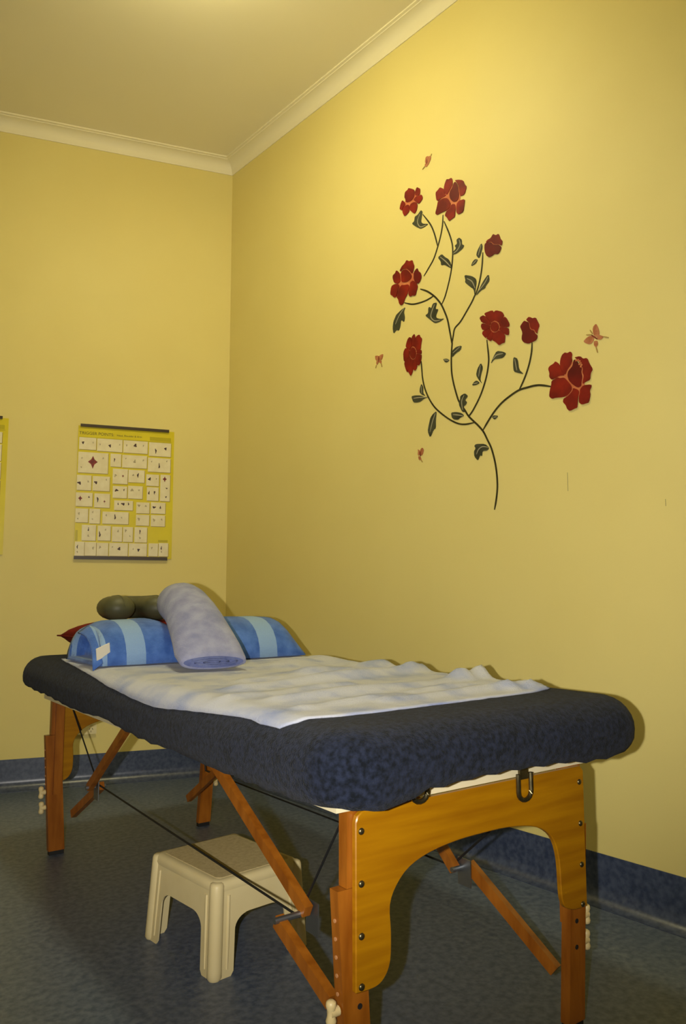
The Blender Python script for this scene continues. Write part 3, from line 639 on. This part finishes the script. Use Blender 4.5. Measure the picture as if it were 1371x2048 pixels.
STEMS=[[[1.8071,1.2168],[1.8152,1.2484],[1.8215,1.2874],[1.8223,1.3205],[1.8191,1.3574],[1.8118,1.3968],[1.7982,1.4407],[1.782,1.4718],[1.7635,1.5054],[1.7381,1.5337],[1.7208,1.5496],[1.6947,1.5751],[1.6784,1.599],[1.6518,1.6357],[1.6419,1.6563],[1.6255,1.7078],[1.6158,1.753],[1.6139,1.7968],[1.6157,1.8371],[1.6192,1.8688],[1.6177,1.8777],[1.6095,1.9166],[1.5985,1.9682],[1.584,2.0049],[1.5677,2.0377],[1.5481,2.0648],[1.5265,2.0879],[1.492,2.1165],[1.4535,2.1382]],[[1.5693,2.0408],[1.5882,2.0691],[1.609,2.1212],[1.6203,2.1587],[1.6262,2.1895],[1.6296,2.2253],[1.6289,2.2563],[1.6228,2.2833],[1.6102,2.3189],[1.587,2.3715]],[[1.525,2.0872],[1.5075,2.0837],[1.4786,2.0809],[1.4395,2.0829],[1.4031,2.09],[1.3627,2.1082]],[[1.4744,2.1849],[1.5073,2.2153],[1.53,2.2391],[1.5499,2.2763],[1.567,2.3162],[1.5786,2.358],[1.5821,2.3996]],[[1.5514,2.282],[1.5423,2.3169],[1.5291,2.3556],[1.5102,2.3926],[1.4726,2.4448]],[[1.6204,1.8739],[1.6261,1.9006],[1.6345,1.9266],[1.6633,1.9448],[1.6971,1.9791],[1.7202,2.0041],[1.7331,2.022],[1.7433,2.0347],[1.7562,2.0622],[1.7669,2.0982],[1.7739,2.1373],[1.7774,2.1776]],[[1.7624,1.5115],[1.7855,1.5385],[1.8148,1.5688],[1.8435,1.5912],[1.8747,1.6077],[1.9233,1.6252],[1.9651,1.6278],[1.9924,1.6278],[2.019,1.6234],[2.0606,1.6097]],[[1.9268,1.6269],[1.9408,1.6468],[1.9584,1.6779],[1.9733,1.714],[1.9825,1.7489],[1.9857,1.7807]],[[1.6947,1.5745],[1.7049,1.5811],[1.7219,1.5988],[1.7491,1.635],[1.7695,1.6722],[1.7851,1.7128],[1.7942,1.7546],[1.7943,1.7855],[1.7883,1.8415]],[[1.7206,1.5461],[1.6817,1.5465],[1.6453,1.555],[1.6021,1.578],[1.5548,1.613],[1.5194,1.6464],[1.4901,1.6892],[1.4705,1.733],[1.4609,1.7727],[1.4589,1.7924],[1.4566,1.8177],[1.4549,1.84]]]
LEAVES=[[[[1.4629,2.467],[1.4714,2.4572],[1.4683,2.4432],[1.4622,2.4175],[1.4735,2.4045],[1.5045,2.3926],[1.4818,2.3884],[1.4588,2.3885],[1.4359,2.4058],[1.4098,2.4289],[1.4246,2.4341],[1.4278,2.4526],[1.4453,2.4544]],[[1.4569,2.4521],[1.4434,2.4247],[1.459,2.3971],[1.4932,2.3927]]],[[[1.6645,2.2762],[1.6771,2.2634],[1.6768,2.2452],[1.6881,2.2371],[1.6815,2.2273],[1.6503,2.218],[1.6308,2.2197],[1.6323,2.2305],[1.6482,2.2392],[1.6406,2.2521],[1.6537,2.2556],[1.6502,2.2732]],[[1.6643,2.2681],[1.6691,2.246],[1.6532,2.2292],[1.6335,2.2239]]],[[[1.5738,2.2427],[1.5897,2.2247],[1.6081,2.2101],[1.6209,2.1872],[1.6218,2.1675],[1.6049,2.1803],[1.5864,2.1948],[1.569,2.1976],[1.5679,2.2136],[1.5519,2.2357]],[[1.5655,2.2331],[1.5947,2.2044],[1.618,2.1759]]],[[[1.5448,2.0552],[1.535,2.0308],[1.5521,2.0259],[1.5377,2.0041],[1.5406,1.9938],[1.5621,1.983],[1.582,1.9798],[1.5558,1.9731],[1.5309,1.9741],[1.5061,1.9964],[1.4793,2.0206],[1.497,2.0252],[1.4973,2.0466],[1.5053,2.049],[1.5131,2.0396],[1.5229,2.0581]],[[1.5322,2.0506],[1.516,2.0245],[1.5125,2.0041],[1.5311,1.9846],[1.559,1.9792]]],[[[1.3693,2.0889],[1.3589,2.0697],[1.3654,2.0456],[1.3601,2.0261],[1.3431,2.0419],[1.3376,2.0137],[1.3288,1.9987],[1.315,2.0062],[1.2974,1.9934],[1.2924,2.021],[1.2979,2.0471],[1.3086,2.0616],[1.3139,2.0701],[1.3418,2.082]],[[1.3625,2.0859],[1.3312,2.0602],[1.31,2.0312]]],[[[1.6862,2.1207],[1.7225,2.1048],[1.7421,2.0885],[1.7454,2.0736],[1.7399,2.0476],[1.7356,2.0232],[1.7313,2.0503],[1.7166,2.0629],[1.6894,2.0895],[1.6921,2.0986]],[[1.6998,2.1022],[1.7245,2.0822],[1.7382,2.0521]]],[[[1.8029,2.0864],[1.807,2.0597],[1.7874,2.0445],[1.7849,2.0375],[1.7654,2.0357],[1.7405,2.0217],[1.7557,2.0387],[1.7658,2.0533],[1.7808,2.0701]],[[1.8002,2.0755],[1.7829,2.0557],[1.7569,2.0374]]],[[[1.7722,2.2161],[1.7779,2.1992],[1.7662,2.1696],[1.7586,2.1604],[1.7466,2.1765],[1.7519,2.1925]],[[1.7708,2.2077],[1.7564,2.173]]],[[[1.7536,2.1581],[1.7434,2.1457],[1.7196,2.1427],[1.7288,2.1587],[1.7414,2.1643]],[[1.7486,2.1578],[1.7272,2.1472]]],[[[1.6684,1.851],[1.6611,1.834],[1.6384,1.8288],[1.6171,1.815],[1.6194,1.8416],[1.6389,1.8517]],[[1.6597,1.8478],[1.6245,1.8322]]],[[[1.5707,1.8206],[1.5922,1.8182],[1.6063,1.8081],[1.5865,1.8018]],[[1.5778,1.8162],[1.601,1.8085]]],[[[1.8331,1.7889],[1.861,1.7795],[1.8746,1.7698],[1.8604,1.7568],[1.8355,1.7589],[1.8198,1.7614],[1.8036,1.7472],[1.8185,1.7719]],[[1.8608,1.7719],[1.8327,1.7736],[1.8151,1.7612]]],[[[1.7587,1.7628],[1.768,1.7425],[1.7576,1.7163],[1.7539,1.6989],[1.7633,1.6826],[1.7474,1.7003],[1.7347,1.7213],[1.7418,1.7433]],[[1.7569,1.7529],[1.7477,1.7132]]],[[[1.714,1.6865],[1.7242,1.6974],[1.7375,1.7011],[1.752,1.6889],[1.7372,1.6842]],[[1.7224,1.6913],[1.7439,1.6906]]],[[[1.906,1.7496],[1.9236,1.7392],[1.9284,1.6983],[1.9485,1.6777],[1.9251,1.6867],[1.9059,1.6959],[1.9036,1.7214]],[[1.9117,1.7395],[1.9195,1.6978]]],[[[1.6798,1.6646],[1.6947,1.6511],[1.6792,1.6383],[1.6892,1.6285],[1.6822,1.6193],[1.6719,1.616],[1.6782,1.5925],[1.6647,1.5962],[1.6482,1.6284],[1.6555,1.6456],[1.6574,1.6585]],[[1.6762,1.6574],[1.6638,1.636],[1.6683,1.6035]]],[[[1.6094,1.6037],[1.6338,1.6019],[1.6612,1.5929],[1.6746,1.58],[1.654,1.5757],[1.6435,1.5696],[1.6228,1.5746],[1.6125,1.5844]],[[1.6197,1.5938],[1.6439,1.5881],[1.6695,1.5801]]],[[[1.8049,1.5503],[1.8114,1.5568],[1.8347,1.5513],[1.8172,1.5393]],[[1.8112,1.5492],[1.8268,1.5489]]],[[[1.4554,1.7488],[1.4654,1.7316],[1.4634,1.7095],[1.4767,1.6943],[1.4564,1.7034],[1.4446,1.7158],[1.4466,1.733]],[[1.4553,1.7387],[1.4565,1.7084]]],[[[1.3976,1.7088],[1.4186,1.7084],[1.4496,1.7022],[1.4732,1.69],[1.4934,1.6885],[1.4664,1.6851],[1.4492,1.6772],[1.432,1.6768],[1.4095,1.6811]],[[1.4114,1.6972],[1.4392,1.6955],[1.4834,1.688]]],[[[1.5354,1.6238],[1.5299,1.5906],[1.5294,1.5565],[1.5178,1.5536],[1.4991,1.5235],[1.4862,1.5514],[1.4933,1.5773],[1.5021,1.6028],[1.5155,1.6152]],[[1.5287,1.6153],[1.5134,1.5861],[1.4995,1.5468]]],[[[1.7299,1.4652],[1.771,1.4591],[1.7898,1.4419],[1.7811,1.433],[1.7575,1.4347],[1.756,1.4162],[1.7463,1.4209],[1.7361,1.4018],[1.7201,1.4194],[1.7183,1.4386],[1.7273,1.4493],[1.7199,1.459]],[[1.7856,1.4442],[1.76,1.4505],[1.7403,1.4423],[1.7312,1.4264]]]]
BUTTERFLIES=[[[[[2.2328,1.7807],[2.2405,1.7641],[2.244,1.7479],[2.2425,1.7368],[2.2321,1.7357],[2.222,1.746],[2.2203,1.7706]],[[2.1842,1.7326],[2.1964,1.7421],[2.2114,1.7459],[2.2218,1.7403],[2.2234,1.7283],[2.2146,1.719],[2.203,1.7191]],[[2.2437,1.7403],[2.2588,1.7306],[2.2482,1.7229],[2.2369,1.7258],[2.2341,1.7342]],[[2.2233,1.7245],[2.2358,1.7232],[2.2374,1.7113],[2.2297,1.7008],[2.2228,1.7122]]],[[[2.2157,1.7467],[2.2359,1.728]],[[2.2578,1.7304],[2.2749,1.7231]],[[2.2303,1.7026],[2.2348,1.6843]],[[2.1967,1.7522],[2.2157,1.7477]],[[2.211,1.7644],[2.2189,1.7497]]]],[[[[1.1825,1.928],[1.2055,1.9231],[1.2063,1.9045],[1.1907,1.9044],[1.1843,1.9116]],[[1.2082,1.9224],[1.2328,1.9247],[1.2318,1.9129],[1.2244,1.9002],[1.209,1.9032]],[[1.1907,1.9018],[1.2053,1.9022],[1.2034,1.8918],[1.1915,1.8845]],[[1.2072,1.9017],[1.2217,1.8995],[1.2225,1.8836],[1.2089,1.8918]]],[[[1.2064,1.9203],[1.2062,1.895]],[[1.191,1.8852],[1.1859,1.873]],[[1.2216,1.8844],[1.2256,1.8696]]]],[[[[1.456,1.4925],[1.4649,1.4806],[1.4584,1.4657],[1.4507,1.4592],[1.4452,1.4676],[1.444,1.4851]],[[1.4307,1.489],[1.4419,1.4823],[1.4438,1.4678],[1.4331,1.4616],[1.4304,1.4697],[1.4327,1.4806]],[[1.4331,1.4601],[1.4443,1.458],[1.4511,1.4449],[1.4427,1.4425],[1.4358,1.447]]],[[[1.4439,1.478],[1.4451,1.4585]],[[1.449,1.4442],[1.4559,1.4336]]]],[[[[1.4934,2.6805],[1.5081,2.6788],[1.5061,2.661],[1.4995,2.6516],[1.4897,2.656],[1.4891,2.6656]],[[1.5097,2.6781],[1.5225,2.6704],[1.5207,2.6582],[1.51,2.645],[1.5042,2.6383],[1.5011,2.6509],[1.5078,2.6603]],[[1.4897,2.6547],[1.5003,2.6494],[1.5033,2.638],[1.496,2.6364],[1.4863,2.6426]]],[[[1.5006,2.6698],[1.4978,2.6492]],[[1.5201,2.6715],[1.5263,2.6792]],[[1.4879,2.6425],[1.4738,2.6356]]]]]
PANELS=[[0.017,0.095,0.187,0.186],[0.197,0.096,0.455,0.191],[0.466,0.097,0.719,0.192],[0.734,0.099,0.967,0.205],[0.013,0.206,0.314,0.362],[0.337,0.206,0.447,0.304],[0.458,0.209,0.715,0.306],[0.727,0.219,0.966,0.328],[0.007,0.38,0.151,0.493],[0.165,0.383,0.337,0.493],[0.365,0.319,0.519,0.433],[0.527,0.321,0.694,0.417],[0.713,0.349,0.847,0.437],[0.863,0.346,0.966,0.551],[0.37,0.451,0.516,0.541],[0.527,0.444,0.678,0.541],[0.723,0.448,0.846,0.551],[0.004,0.511,0.168,0.613],[0.187,0.513,0.343,0.618],[0.389,0.559,0.581,0.632],[0.617,0.567,0.754,0.651],[0.769,0.563,0.922,0.649],[0.617,0.662,0.754,0.744],[0.772,0.661,0.921,0.747],[0.005,0.63,0.13,0.733],[0.143,0.629,0.25,0.739],[0.274,0.647,0.539,0.738],[0.073,0.751,0.213,0.867],[0.232,0.753,0.362,0.864],[0.377,0.758,0.479,0.87],[0.489,0.758,0.589,0.87],[0.606,0.757,0.736,0.872],[0.01,0.876,0.104,0.98],[0.109,0.878,0.221,0.978],[0.227,0.881,0.343,0.978],[0.353,0.88,0.542,0.977],[0.553,0.88,0.738,0.976],[0.756,0.877,0.854,0.975],[0.862,0.873,0.962,0.975]]
FIGURES=[[0.055,0.135,0.0129,0],[0.156,0.131,0.0071,1],[0.327,0.147,0.0143,0],[0.427,0.134,0.0071,1],[0.227,0.141,0.0071,1],[0.589,0.132,0.0171,0],[0.499,0.135,0.0086,1],[0.673,0.13,0.0071,1],[0.806,0.165,0.0171,2],[0.909,0.143,0.0143,0],[0.05,0.252,0.0071,1],[0.16,0.277,0.0429,3],[0.263,0.245,0.0086,1],[0.046,0.321,0.0071,1],[0.378,0.252,0.0129,2],[0.587,0.256,0.0143,1],[0.495,0.237,0.0071,1],[0.677,0.243,0.0086,1],[0.846,0.28,0.0171,2],[0.764,0.249,0.0071,1],[0.926,0.24,0.0071,1],[0.033,0.44,0.0171,0],[0.12,0.427,0.0086,1],[0.197,0.431,0.0157,0],[0.302,0.407,0.0071,1],[0.393,0.371,0.0129,1],[0.47,0.372,0.01,3],[0.576,0.361,0.01,1],[0.625,0.361,0.0171,2],[0.748,0.385,0.0157,0],[0.819,0.381,0.0071,1],[0.908,0.38,0.02,3],[0.931,0.451,0.0086,0],[0.926,0.518,0.0086,0],[0.408,0.483,0.0157,0],[0.485,0.478,0.01,2],[0.568,0.477,0.0143,1],[0.64,0.475,0.0086,1],[0.745,0.492,0.0143,2],[0.803,0.487,0.0143,2],[0.047,0.554,0.0186,3],[0.133,0.543,0.0086,0],[0.221,0.558,0.0171,2],[0.29,0.571,0.01,3],[0.429,0.585,0.01,2],[0.48,0.585,0.0157,0],[0.535,0.583,0.0114,2],[0.644,0.592,0.0129,1],[0.716,0.594,0.01,1],[0.803,0.601,0.0143,0],[0.869,0.601,0.0129,2],[0.647,0.695,0.0129,1],[0.806,0.699,0.0129,1],[0.886,0.693,0.0086,1],[0.039,0.668,0.01,1],[0.03,0.706,0.0071,1],[0.176,0.654,0.0086,1],[0.175,0.706,0.0071,1],[0.402,0.686,0.0171,2],[0.313,0.674,0.0086,1],[0.469,0.689,0.0071,1],[0.139,0.784,0.0129,2],[0.139,0.831,0.01,1],[0.253,0.819,0.0186,2],[0.31,0.783,0.0086,1],[0.437,0.791,0.01,1],[0.515,0.786,0.0114,1],[0.559,0.826,0.0071,1],[0.662,0.791,0.0143,2],[0.663,0.838,0.01,1],[0.035,0.914,0.0129,2],[0.037,0.951,0.0086,1],[0.191,0.921,0.0114,1],[0.26,0.914,0.0114,1],[0.453,0.923,0.0157,0],[0.385,0.91,0.0071,1],[0.652,0.929,0.0143,0],[0.597,0.923,0.0071,1],[0.79,0.912,0.01,1],[0.89,0.912,0.0129,2],[0.892,0.94,0.0086,1]]

def wall_poly(bm, pts, x0, x1):
    f0 = [bm.verts.new((-x0, -s, z)) for s, z in pts]; f1 = [bm.verts.new((-x1, -s, z)) for s, z in pts]
    bm.faces.new(f1); bm.faces.new(f0[::-1]); n = len(pts)
    for k in range(n): bm.faces.new((f0[k], f0[(k+1)%n], f1[(k+1)%n], f1[k]))
def round_poly(pts, it=1):
    """one corner-cutting pass keeps traced outlines soft"""
    for _ in range(it):
        q = []
        for i in range(len(pts)):
            a, b = pts[i], pts[(i+1) % len(pts)]
            q.append((a[0]*0.8+b[0]*0.2, a[1]*0.8+b[1]*0.2)); q.append((a[0]*0.2+b[0]*0.8, a[1]*0.2+b[1]*0.8))
        pts = q
    return pts
def ribbon(bm, pts, hw, x0, x1, taper=True):
    P = [Vector((s, z)) for s, z in pts]; P = [Vector((v.x, v.y)) for v in smooth_line([(p.x, p.y, 0) for p in P], 4)]
    n = len(P); L = []; R = []
    for i, p in enumerate(P):
        t = (P[min(i+1, n-1)] - P[max(i-1, 0)]).normalized(); nn = Vector((-t.y, t.x))
        k = hw if not taper else hw*(0.55+0.45*min(1, min(i, n-1-i)/3))
        L.append(p+nn*k); R.append(p-nn*k)
    a = [[bm.verts.new((-x, -q.x, q.y)) for q in side] for side in (L, R) for x in (x0, x1)]
    l0, l1, r0, r1 = a
    for i in range(n-1):
        bm.faces.new((l1[i], l1[i+1], r1[i+1], r1[i])); bm.faces.new((l0[i], l0[i+1], l1[i+1], l1[i])); bm.faces.new((r0[i], r1[i], r1[i+1], r0[i+1]))
    bm.faces.new((l0[0], l1[0], r1[0], r0[0])); bm.faces.new((l0[-1], r0[-1], r1[-1], l1[-1]))
def hull(pts):
    pts = sorted(set(pts)); lo = []; up = []
    cr_ = lambda o, a, b: (a[0]-o[0])*(b[1]-o[1])-(a[1]-o[1])*(b[0]-o[0])
    for p in pts:
        while len(lo) > 1 and cr_(lo[-2], lo[-1], p) <= 0: lo.pop()
        lo.append(p)
    for p in reversed(pts):
        while len(up) > 1 and cr_(up[-2], up[-1], p) <= 0: up.pop()
        up.append(p)
    return lo[:-1]+up[:-1]
s0, z0 = STEMS[0][0]
decal = empty('flower_wall_decal', (0, -s0, z0))
tag(decal, 'red flower branch decal with dark stems and leaves on the yellow wall', 'wall decal')
def dobj(name, bm, m, parent, root):
    if parent is root: bmesh.ops.translate(bm, vec=(0, -root.location.y, -root.location.z), verts=bm.verts)
    else: bmesh.ops.translate(bm, vec=(0, -root.location.y, -root.location.z), verts=bm.verts)
    return obj(name, bm, m, parent)
for k, st in enumerate(STEMS):
    bm = bmesh.new(); ribbon(bm, [tuple(p) for p in st], 0.0036 if k in (0, 6) else 0.0031, 0.0002, 0.0012 + 0.00005*k); dobj('stem', bm, M['stem'], decal, decal)
for pts, vein in LEAVES:
    bm = bmesh.new(); wall_poly(bm, round_poly([tuple(p) for p in pts]), 0.0002, 0.0020); lf = dobj('leaf', bm, M['leaf'], decal, decal)
    bm = bmesh.new(); ribbon(bm, [tuple(p) for p in vein], 0.0020, 0.0020, 0.0026); dobj('leaf_vein', bm, M['vein'], lf, decal)
for petals, centre, stam in FLOWERS:
    allp = [tuple(p) for pe in petals for p in pe]
    cs = sum(p[0] for p in allp)/len(allp); cz = sum(p[1] for p in allp)/len(allp)
    back = hull([(cs+(p[0]-cs)*0.66, cz+(p[1]-cz)*0.66) for p in allp])
    bm = bmesh.new(); wall_poly(bm, back, 0.0002, 0.0016); fl_ = dobj('flower', bm, M['petal_gap'], decal, decal)
    for i, pe in enumerate(petals):
        ms = sum(p[0] for p in pe)/len(pe); mz = sum(p[1] for p in pe)/len(pe); pe = [(ms+(p[0]-ms)*1.03, mz+(p[1]-mz)*1.03) for p in pe]
        bm = bmesh.new(); wall_poly(bm, round_poly([tuple(p) for p in pe]), 0.0004, 0.0032+0.0001*i)
        dark = (len(petals) == 7 and i == 2 and not centre) or (len(petals) == 2 and i == 1)
        dobj('petal', bm, M['petal_dark' if dark else 'petal'], fl_, decal)
    if centre:
        bm = bmesh.new(); wall_poly(bm, [tuple(p) for p in centre], 0.0016, 0.0045); dobj('flower_centre', bm, M['petal'], fl_, decal)
    for s, z in stam:
        bm = bmesh.new(); wall_poly(bm, [(s+0.0035*math.cos(q*math.pi/4), z+0.0035*math.sin(q*math.pi/4)) for q in range(8)], 0.003, 0.0052); dobj('stamen', bm, M['petal_gap'], fl_, decal)
BL = ['dusty pink butterfly decal with spread wings above the largest red flower', 'small pink butterfly decal left of the flower branch',
      'small pink butterfly decal below the flower branch, closed wings', 'small pink butterfly decal at the very top above the red flowers']
for (wings, lines), lab in zip(BUTTERFLIES, BL):
    s0, z0 = wings[0][0]; r = empty('butterfly_decal', (0, -s0, z0)); tag(r, lab, 'wall decal', 'butterfly decals around the flower branch')
    for i, wg in enumerate(wings):
        bm = bmesh.new(); wall_poly(bm, round_poly([tuple(p) for p in wg]), 0.0002, 0.0018+0.0001*i); dobj('wing', bm, M['wing'], r, r)
    for i, ln in enumerate(lines):
        bm = bmesh.new(); ribbon(bm, [tuple(p) for p in ln], 0.003 if i == 0 else 0.0022, 0.0002, 0.0024+0.0001*i); dobj('butterfly_body' if i == 0 else 'feeler', bm, M['fig_red'] if i == 0 else M['antenna'], r, r)

# ------------------------------------------------------------------ posters on the back wall (local: x right, y out of the wall, z up)
NB = -Vector((-UL.y, UL.x)) if Vector((-UL.y, UL.x)).dot(Vector((CAM.x, CAM.y))) < 0 else Vector((-UL.y, UL.x))
BACK_RZ = math.atan2(-UL.y, -UL.x)                    # local +x runs towards the room corner
def text_obj(s, size, mat_, parent, loc):
    cu = bpy.data.curves.new('lettering', 'FONT'); cu.body = s; cu.size = size; cu.extrude = 0.0002
    to = bpy.data.objects.new('lettering', cu); COL.objects.link(to)
    dg = bpy.context.evaluated_depsgraph_get(); me = bpy.data.meshes.new_from_object(to.evaluated_get(dg))
    bpy.data.objects.remove(to); me.materials.clear(); me.materials.append(mat_)
    o = bpy.data.objects.new('lettering', me); o.location = loc; o.rotation_euler = (math.pi/2, 0, 0)
    return link(o, parent)
def fig(bm, x, z, r, kind, y0, y1):
    """small printed anatomical blot"""
    n = 8 if kind == 3 else 10; pts = []
    for q in range(n):
        a = 2*math.pi*q/n
        k = 1 + 0.35*math.sin(a*3 + x*90) + 0.2*math.cos(a*2+z*70)
        sx, sz = {0: (0.9, 0.8), 1: (0.8, 1.0), 2: (0.42, 1.25), 3: (0.8, 1.2)}[kind]
        if kind == 3: k = (1.25, 0.62)[q % 2] if q != 0 else 1.1; a += math.pi/2
        pts.append((x + r*sx*k*math.cos(a), z + r*sz*k*math.sin(a)))
    f0 = [bm.verts.new((p[0], -y0, p[1])) for p in pts]; f1 = [bm.verts.new((p[0], -y1, p[1])) for p in pts]
    bm.faces.new(f1[::-1])
    for k in range(n): bm.faces.new((f0[k], f0[(k+1)%n], f1[(k+1)%n], f1[k]))
def make_poster(sc_, zc, label, panels, figures, title):
    Wd, Hd = 0.48, 0.677
    o = UL*sc_; r = empty('wall_chart', (o.x, o.y, zc-Hd/2), BACK_RZ); tag(r, label, 'poster', 'trigger point charts on the back wall')
    X = lambda u: -Wd/2 + u*Wd
    Z = lambda v: Hd*(1-v)
    autosmooth(obj('sheet', box(-Wd/2+0.002, Wd/2, -0.0045, -0.002, 0.004, Hd-0.004), M['poster'], r))
    autosmooth(obj('top_rail', box(-Wd/2+0.012, Wd/2-0.028, -0.013, -0.0002, Hd-0.010, Hd+0.004, 0.003), M['rail'], r))
    autosmooth(obj('bottom_rail', box(-Wd/2+0.002, Wd/2-0.022, -0.013, -0.0002, -0.004, 0.013, 0.003), M['rail'], r))
    hd = obj('header_band', box(-Wd/2+0.006, Wd/2-0.014, -0.0049, -0.0044, Z(0.095), Z(0.035)), M['poster'], r)
    obj('header_line', box(-Wd/2+0.006, Wd/2-0.014, -0.0053, -0.0048, Z(0.097), Z(0.091)), M['header'], r)
    obj('header_note', box(X(0.74), X(0.965), -0.0053, -0.0048, Z(0.087), Z(0.057)), M['header'], r)
    obj('footer_note', box(X(0.855), X(0.955), -0.0053, -0.0044, Z(0.868), Z(0.850)), M['header'], r)
    obj('side_note', box(X(0.012), X(0.035), -0.0053, -0.0044, Z(0.87), Z(0.79)), M['header'], r)
    if title:
        text_obj('TRIGGER POINTS:', 0.0212, M['ink'], r, (X(0.015), -0.0054, Z(0.072)))
        text_obj('Head, Shoulder & Arm', 0.0135, M['ink'], r, (X(0.395), -0.0054, Z(0.070)))
    for (u0, v0, u1, v1) in panels:
        pb = obj('printed_panel', box(X(u0), X(u1), -0.0056, -0.0044, Z(v1), Z(v0)), M['panel'], r)
        bm = bmesh.new(); add_box(bm, X(u1), X(u1)+0.0026, -0.0052, -0.0044, Z(v1)-0.002, Z(v0)-0.003); add_box(bm, X(u0)+0.003, X(u1), -0.0051, -0.0044, Z(v1)-0.0026, Z(v1))
        obj('panel_shadow_line', bm, M['panel_shade'], pb)
        for kind, m in ((0, 'fig_dark'), (1, 'fig_light'), (2, 'fig_dark'), (3, 'fig_red')):
            mine = [f for f in figures if f[3] == kind and u0 <= f[0] <= u1 and v0 <= f[1] <= v1]
            if mine:
                bm = bmesh.new()
                for f in mine:
                    fig(bm, X(f[0]), Z(f[1]), f[2]*0.48*1.15, kind, 0.0056, 0.0060)
                obj('printed_figure', bm, M[m], pb)
    return r
make_poster(0.5294, 1.4327, 'yellow trigger point chart in full view beside the room corner', PANELS, FIGURES, True)
P2 = []; F2 = []
for j, (v0, v1) in enumerate(((0.11,0.19),(0.20,0.32),(0.33,0.45),(0.46,0.58),(0.70,0.82),(0.83,0.975))):
    n = (4, 5, 4, 5, 6, 5)[j]
    for i in range(n):
        u0 = 0.03 + 0.935*i/n; u1 = u0 + 0.935/n - 0.02; P2.append((u0, v0, u1, v1))
        F2.append(((u0+u1)/2-0.02, (v0+v1)/2, 0.014, (0, 2, 3)[(i+j) % 3])); F2.append((u1-0.035, (v0+v1)/2+0.012, 0.008, 1))
make_poster(1.3314, 1.4415, 'yellow chart cut off by the left edge of the picture', P2, F2, False)

# ------------------------------------------------------------------ power outlet low on the back wall
o = UL*0.685; pl = empty('power_outlet', (o.x, o.y, 0.238), BACK_RZ); tag(pl, 'cream power outlet low on the back wall behind the table leg', 'outlet')
autosmooth(obj('face_plate', box(-0.052, 0.052, -0.012, -0.0003, 0.0, 0.068, 0.004), M['outlet'], pl))
for x in (-0.026, 0.026):
    autosmooth(obj('rocker_switch', box(x-0.006, x+0.006, -0.0155, -0.0121, 0.044, 0.060, 0.001), M['outlet'], pl))
    for dx, dz, an in ((-0.007, 0.024, 0.5), (0.007, 0.024, -0.5), (0, 0.012, 0)):
        s_ = obj('socket_slot', box(-0.0012, 0.0012, -0.0125, -0.0118, -0.0045, 0.0045), M['slot'], pl); s_.location = (x+dx, 0, dz); s_.rotation_euler = (0, an, 0)
